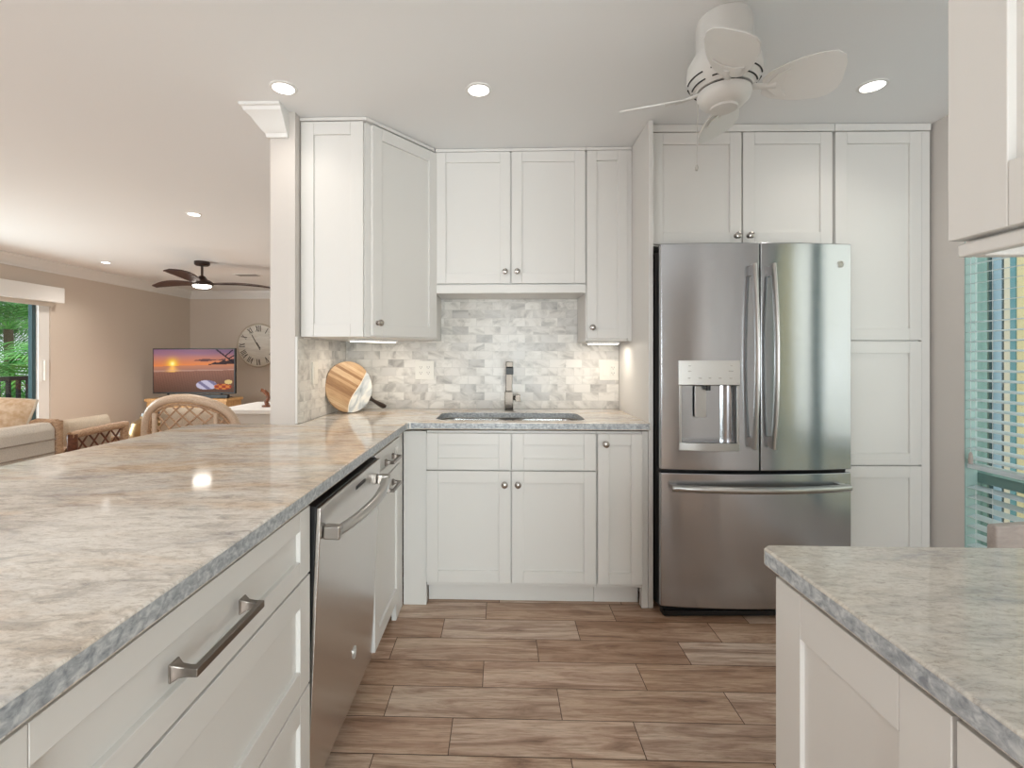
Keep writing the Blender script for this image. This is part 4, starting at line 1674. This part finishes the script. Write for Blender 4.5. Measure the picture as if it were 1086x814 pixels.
def palm(label, x, y, zb, h, n, L, m_, seed):
    rng = random.Random(seed)
    t = thing('palm_tree', label, 'palm', (x, y, zb), 0, 'palms beyond the terrace railing')
    MB().tube([(0, 0, 0), (.04, .02, h * .5), (0, 0, h)], [.12, .10, .09], 10).build('trunk', M_trunk, t)
    m = MB()
    for k in range(n):
        az = 2 * PI * k / n + rng.uniform(-.2, .2)
        el = rng.uniform(.1, 1.15)
        pts = []
        p = Vector((0, 0, h))
        d = Vector((math.cos(az) * math.cos(el), math.sin(az) * math.cos(el), math.sin(el)))
        S = 14
        for i in range(S + 1):
            pts.append(p.copy())
            p += d * (L / S)
            d = (d + Vector((0, 0, -.13))).normalized()
        m.tube(pts, [.014 * (1 - .8 * i / S) for i in range(S + 1)], 5)
        for i in range(2, S):
            tg = (pts[i + 1] - pts[i - 1]).normalized()
            side = tg.cross(Vector((0, 0, 1)))
            if side.length < 1e-3:
                side = Vector((1, 0, 0))
            side.normalize()
            ll = L * .42 * math.sin(PI * (i + 1.5) / (S + 2)) + .08
            for s in (-1, 1):
                for hh in (0, .5):
                    b0 = pts[i] + (pts[i + 1] - pts[i]) * hh
                    tip = b0 + (side * s * .8 + tg * .6).normalized() * ll + Vector((0, 0, -.28 * ll))
                    mid = (b0 + tip) / 2 + Vector((0, 0, .05 * ll))
                    wv = tg * .022
                    th = Vector((0, 0, .003))
                    a = [m.bm.verts.new(q) for q in (b0, mid - wv, tip, mid + wv)]
                    m.bm.faces.new(a)
    m.build('fronds', m_, t, smooth=False)
    return t


palm('bright green palm right behind the terrace railing', -8.7, 7.7, -1.5, 2.2, 26, 1.9, M_leaf, 1)
palm('tall palm with hanging fronds behind the nearest palm of the garden', -11.7, 11.2, -1.5, 3.4, 30, 2.2, M_leaf, 2)
palm('dark green palm deep in the garden beyond the terrace', -14.2, 15.6, -1.5, 4.2, 30, 2.6, M_leaf2, 3)


def shrub(label, x, y, zb, rx, rz, n, m_, seed):
    rng = random.Random(seed)
    m = MB()
    for k in range(n):
        a, b = rng.uniform(0, 2 * PI), rng.uniform(-.2, 1)
        rr = rng.uniform(.55, 1.0)
        c = Vector((math.cos(a) * math.sqrt(max(0, 1 - b * b)) * rx * rr, math.sin(a) * math.sqrt(max(0, 1 - b * b)) * rx * rr, rz * (.5 + .5 * b * rr)))
        s = rng.uniform(.09, .17)
        q = Vector((rng.uniform(-1, 1), rng.uniform(-1, 1), rng.uniform(-.3, 1))).normalized()
        w_ = q.cross(Vector((0, 0, 1))).normalized() * s * .4
        m.bm.faces.new([m.bm.verts.new(p) for p in (c - q * s, c + w_, c + q * s, c - w_)])
    o = m.build('shrub', m_, None, smooth=False, loc=(x, y, zb))
    return tag(o, label, 'shrub')


shrub('dense dark leafy tree mass at the end of the garden', -19.0, 20.5, -1.5, 3.6, 8.5, 7500, M_leaf2, 8)

# ------------------------------------------------------------------ blinds in the kitchen window
M_cord = mat('blind_cord', srgb(205, 212, 214), .7)


def blind(label, z0, z1, pitch, tilt, rail_top):
    t = thing('window_blind', label, 'blind', (XW + .028, (WY0 + WY1) / 2, 0))
    hw = (WY1 - WY0) / 2 - .008
    if rail_top:
        MB().box(-.026, .026, -hw, hw, z1, z1 + .045).build('headrail', M_slat, t, bevel=.003)
    m = MB()
    z = z0 + .03
    while z < z1 - .008:
        T = Matrix.Translation((0, 0, z)) @ Matrix.Rotation(R(tilt), 4, 'Y')
        m.box(-.0245, .0245, -hw, hw, -.0013, .0013, T)
        z += pitch
    m.build('slat', M_slat, t, smooth=False)
    MB().box(-.024, .024, -hw, hw, z0 - .018, z0 + .004).build('bottom_rail', M_slat, t, bevel=.003)
    for y in (hw - .045, hw - .12, -.1, -hw + .12):
        MB().cyl((-.0255, y, z0), (-.0255, y, z1), .0012, 6).build('ladder_cord', M_cord, t)
    if rail_top:
        MB().cyl((-.034, hw - .03, .80), (-.034, hw - .03, z1), .0012, 6).build('lift_cord', M_cord, t)
        MB().tube([(-.034, hw - .03, .745), (-.034, hw - .03, .76), (-.034, hw - .03, .79), (-.034, hw - .03, .80)], [.008, .0095, .007, .003], 10).build('tassel', M_taupe, t)
    return t


blind('white slatted blind covering the upper part of the kitchen window', .74, WZ1 - .05, .0445, -8, True)
blind('white slatted blind covering the low sash of the kitchen window', .34, .655, .0445, -10, False)

# ------------------------------------------------------------------ dining chair beyond the island
t = thing('dining_chair', 'taupe wooden chair with a curved top rail between island and window', 'chair', (1.262, .80, 0), 0)
MB().box(-.24, .24, -.22, .20, .435, .47).build('seat', M_taupe, t, bevel=.01)
m = MB()
n = 10
fr = [(-.25 + .5 * i / n, .03 * (1 - ((i - n / 2) / (n / 2)) ** 2)) for i in range(n + 1)]
m.prism([(x, y + .22) for x, y in fr] + [(x, y + .245) for x, y in fr[::-1]], .80, .885)
m.build('top_rail', M_taupe, t, bevel=.006)
for x in (-.215, .215):
    MB().tube([(x, .19, .001), (x, .195, .45), (x, .232, .82)], .018, 10).build('rear_leg', M_taupe, t)
    MB().tube([(x, -.19, .001), (x, -.19, .435)], .018, 10).build('front_leg', M_taupe, t)
for k in range(5):
    x = -.13 + .065 * k
    MB().tube([(x, .19, .47), (x, .238, .82)], .008, 8).build('spindle', M_taupe, t)

# ------------------------------------------------------------------ neighbouring house outside the kitchen window
struct(MB().box(XW + .16, 12, -4, 12, -.6, -.5).build('ground_outside_right', mat('pale_paving', srgb(190, 190, 186), .8)))
M_yel = mat('yellow_stucco', srgb(226, 205, 140), .9)
tn = NT(M_yel)
g = tn.noise(tn.coord(), 26, 6, .7)
tn.l(tn.ramp(g, [(0.3, srgb(196, 178, 128)), (0.42, srgb(228, 213, 166))]), tn.b.inputs['Base Color'])
M_tealp = mat('teal_trim', srgb(96, 150, 158), .6)
t = thing('neighbour_house', 'yellow stucco house with teal window trim outside the kitchen window', 'house', (4.6, .11, -.5))
MB().box(0, .3, -4, 4.36, 0, 4.2).build('wall', M_yel, t, smooth=False)
MB().box(-.012, .05, 4.362, 4.408, 0, 4.2).build('corner_board', M_tealp, t, bevel=.004)
MB().box(0, .2, 4.410, 4.470, 0, 4.2).build('window_casing', mat('cream_casing', srgb(226, 216, 192), .7), t, smooth=False)
f = MB().box(-.004, .06, 4.472, 4.486, 0, 4.2).box(-.004, .06, 4.588, 4.60, 0, 4.2).build('window_frame', M_teal, t, smooth=False)
MB().box(.02, .03, 4.487, 4.587, 0, 4.2).build('pane', mat('pale_pane', srgb(160, 188, 204), .2), f, smooth=False)
MB().box(-.01, .1, 4.602, 4.655, 0, 4.2).build('pilaster', mat('grey_green_post', srgb(104, 122, 110), .8), t, smooth=False)
MB().box(0, .2, 4.657, 7.5, 0, 4.2).build('side_wall', mat('pale_teal_siding', srgb(140, 178, 170), .8), t, smooth=False)
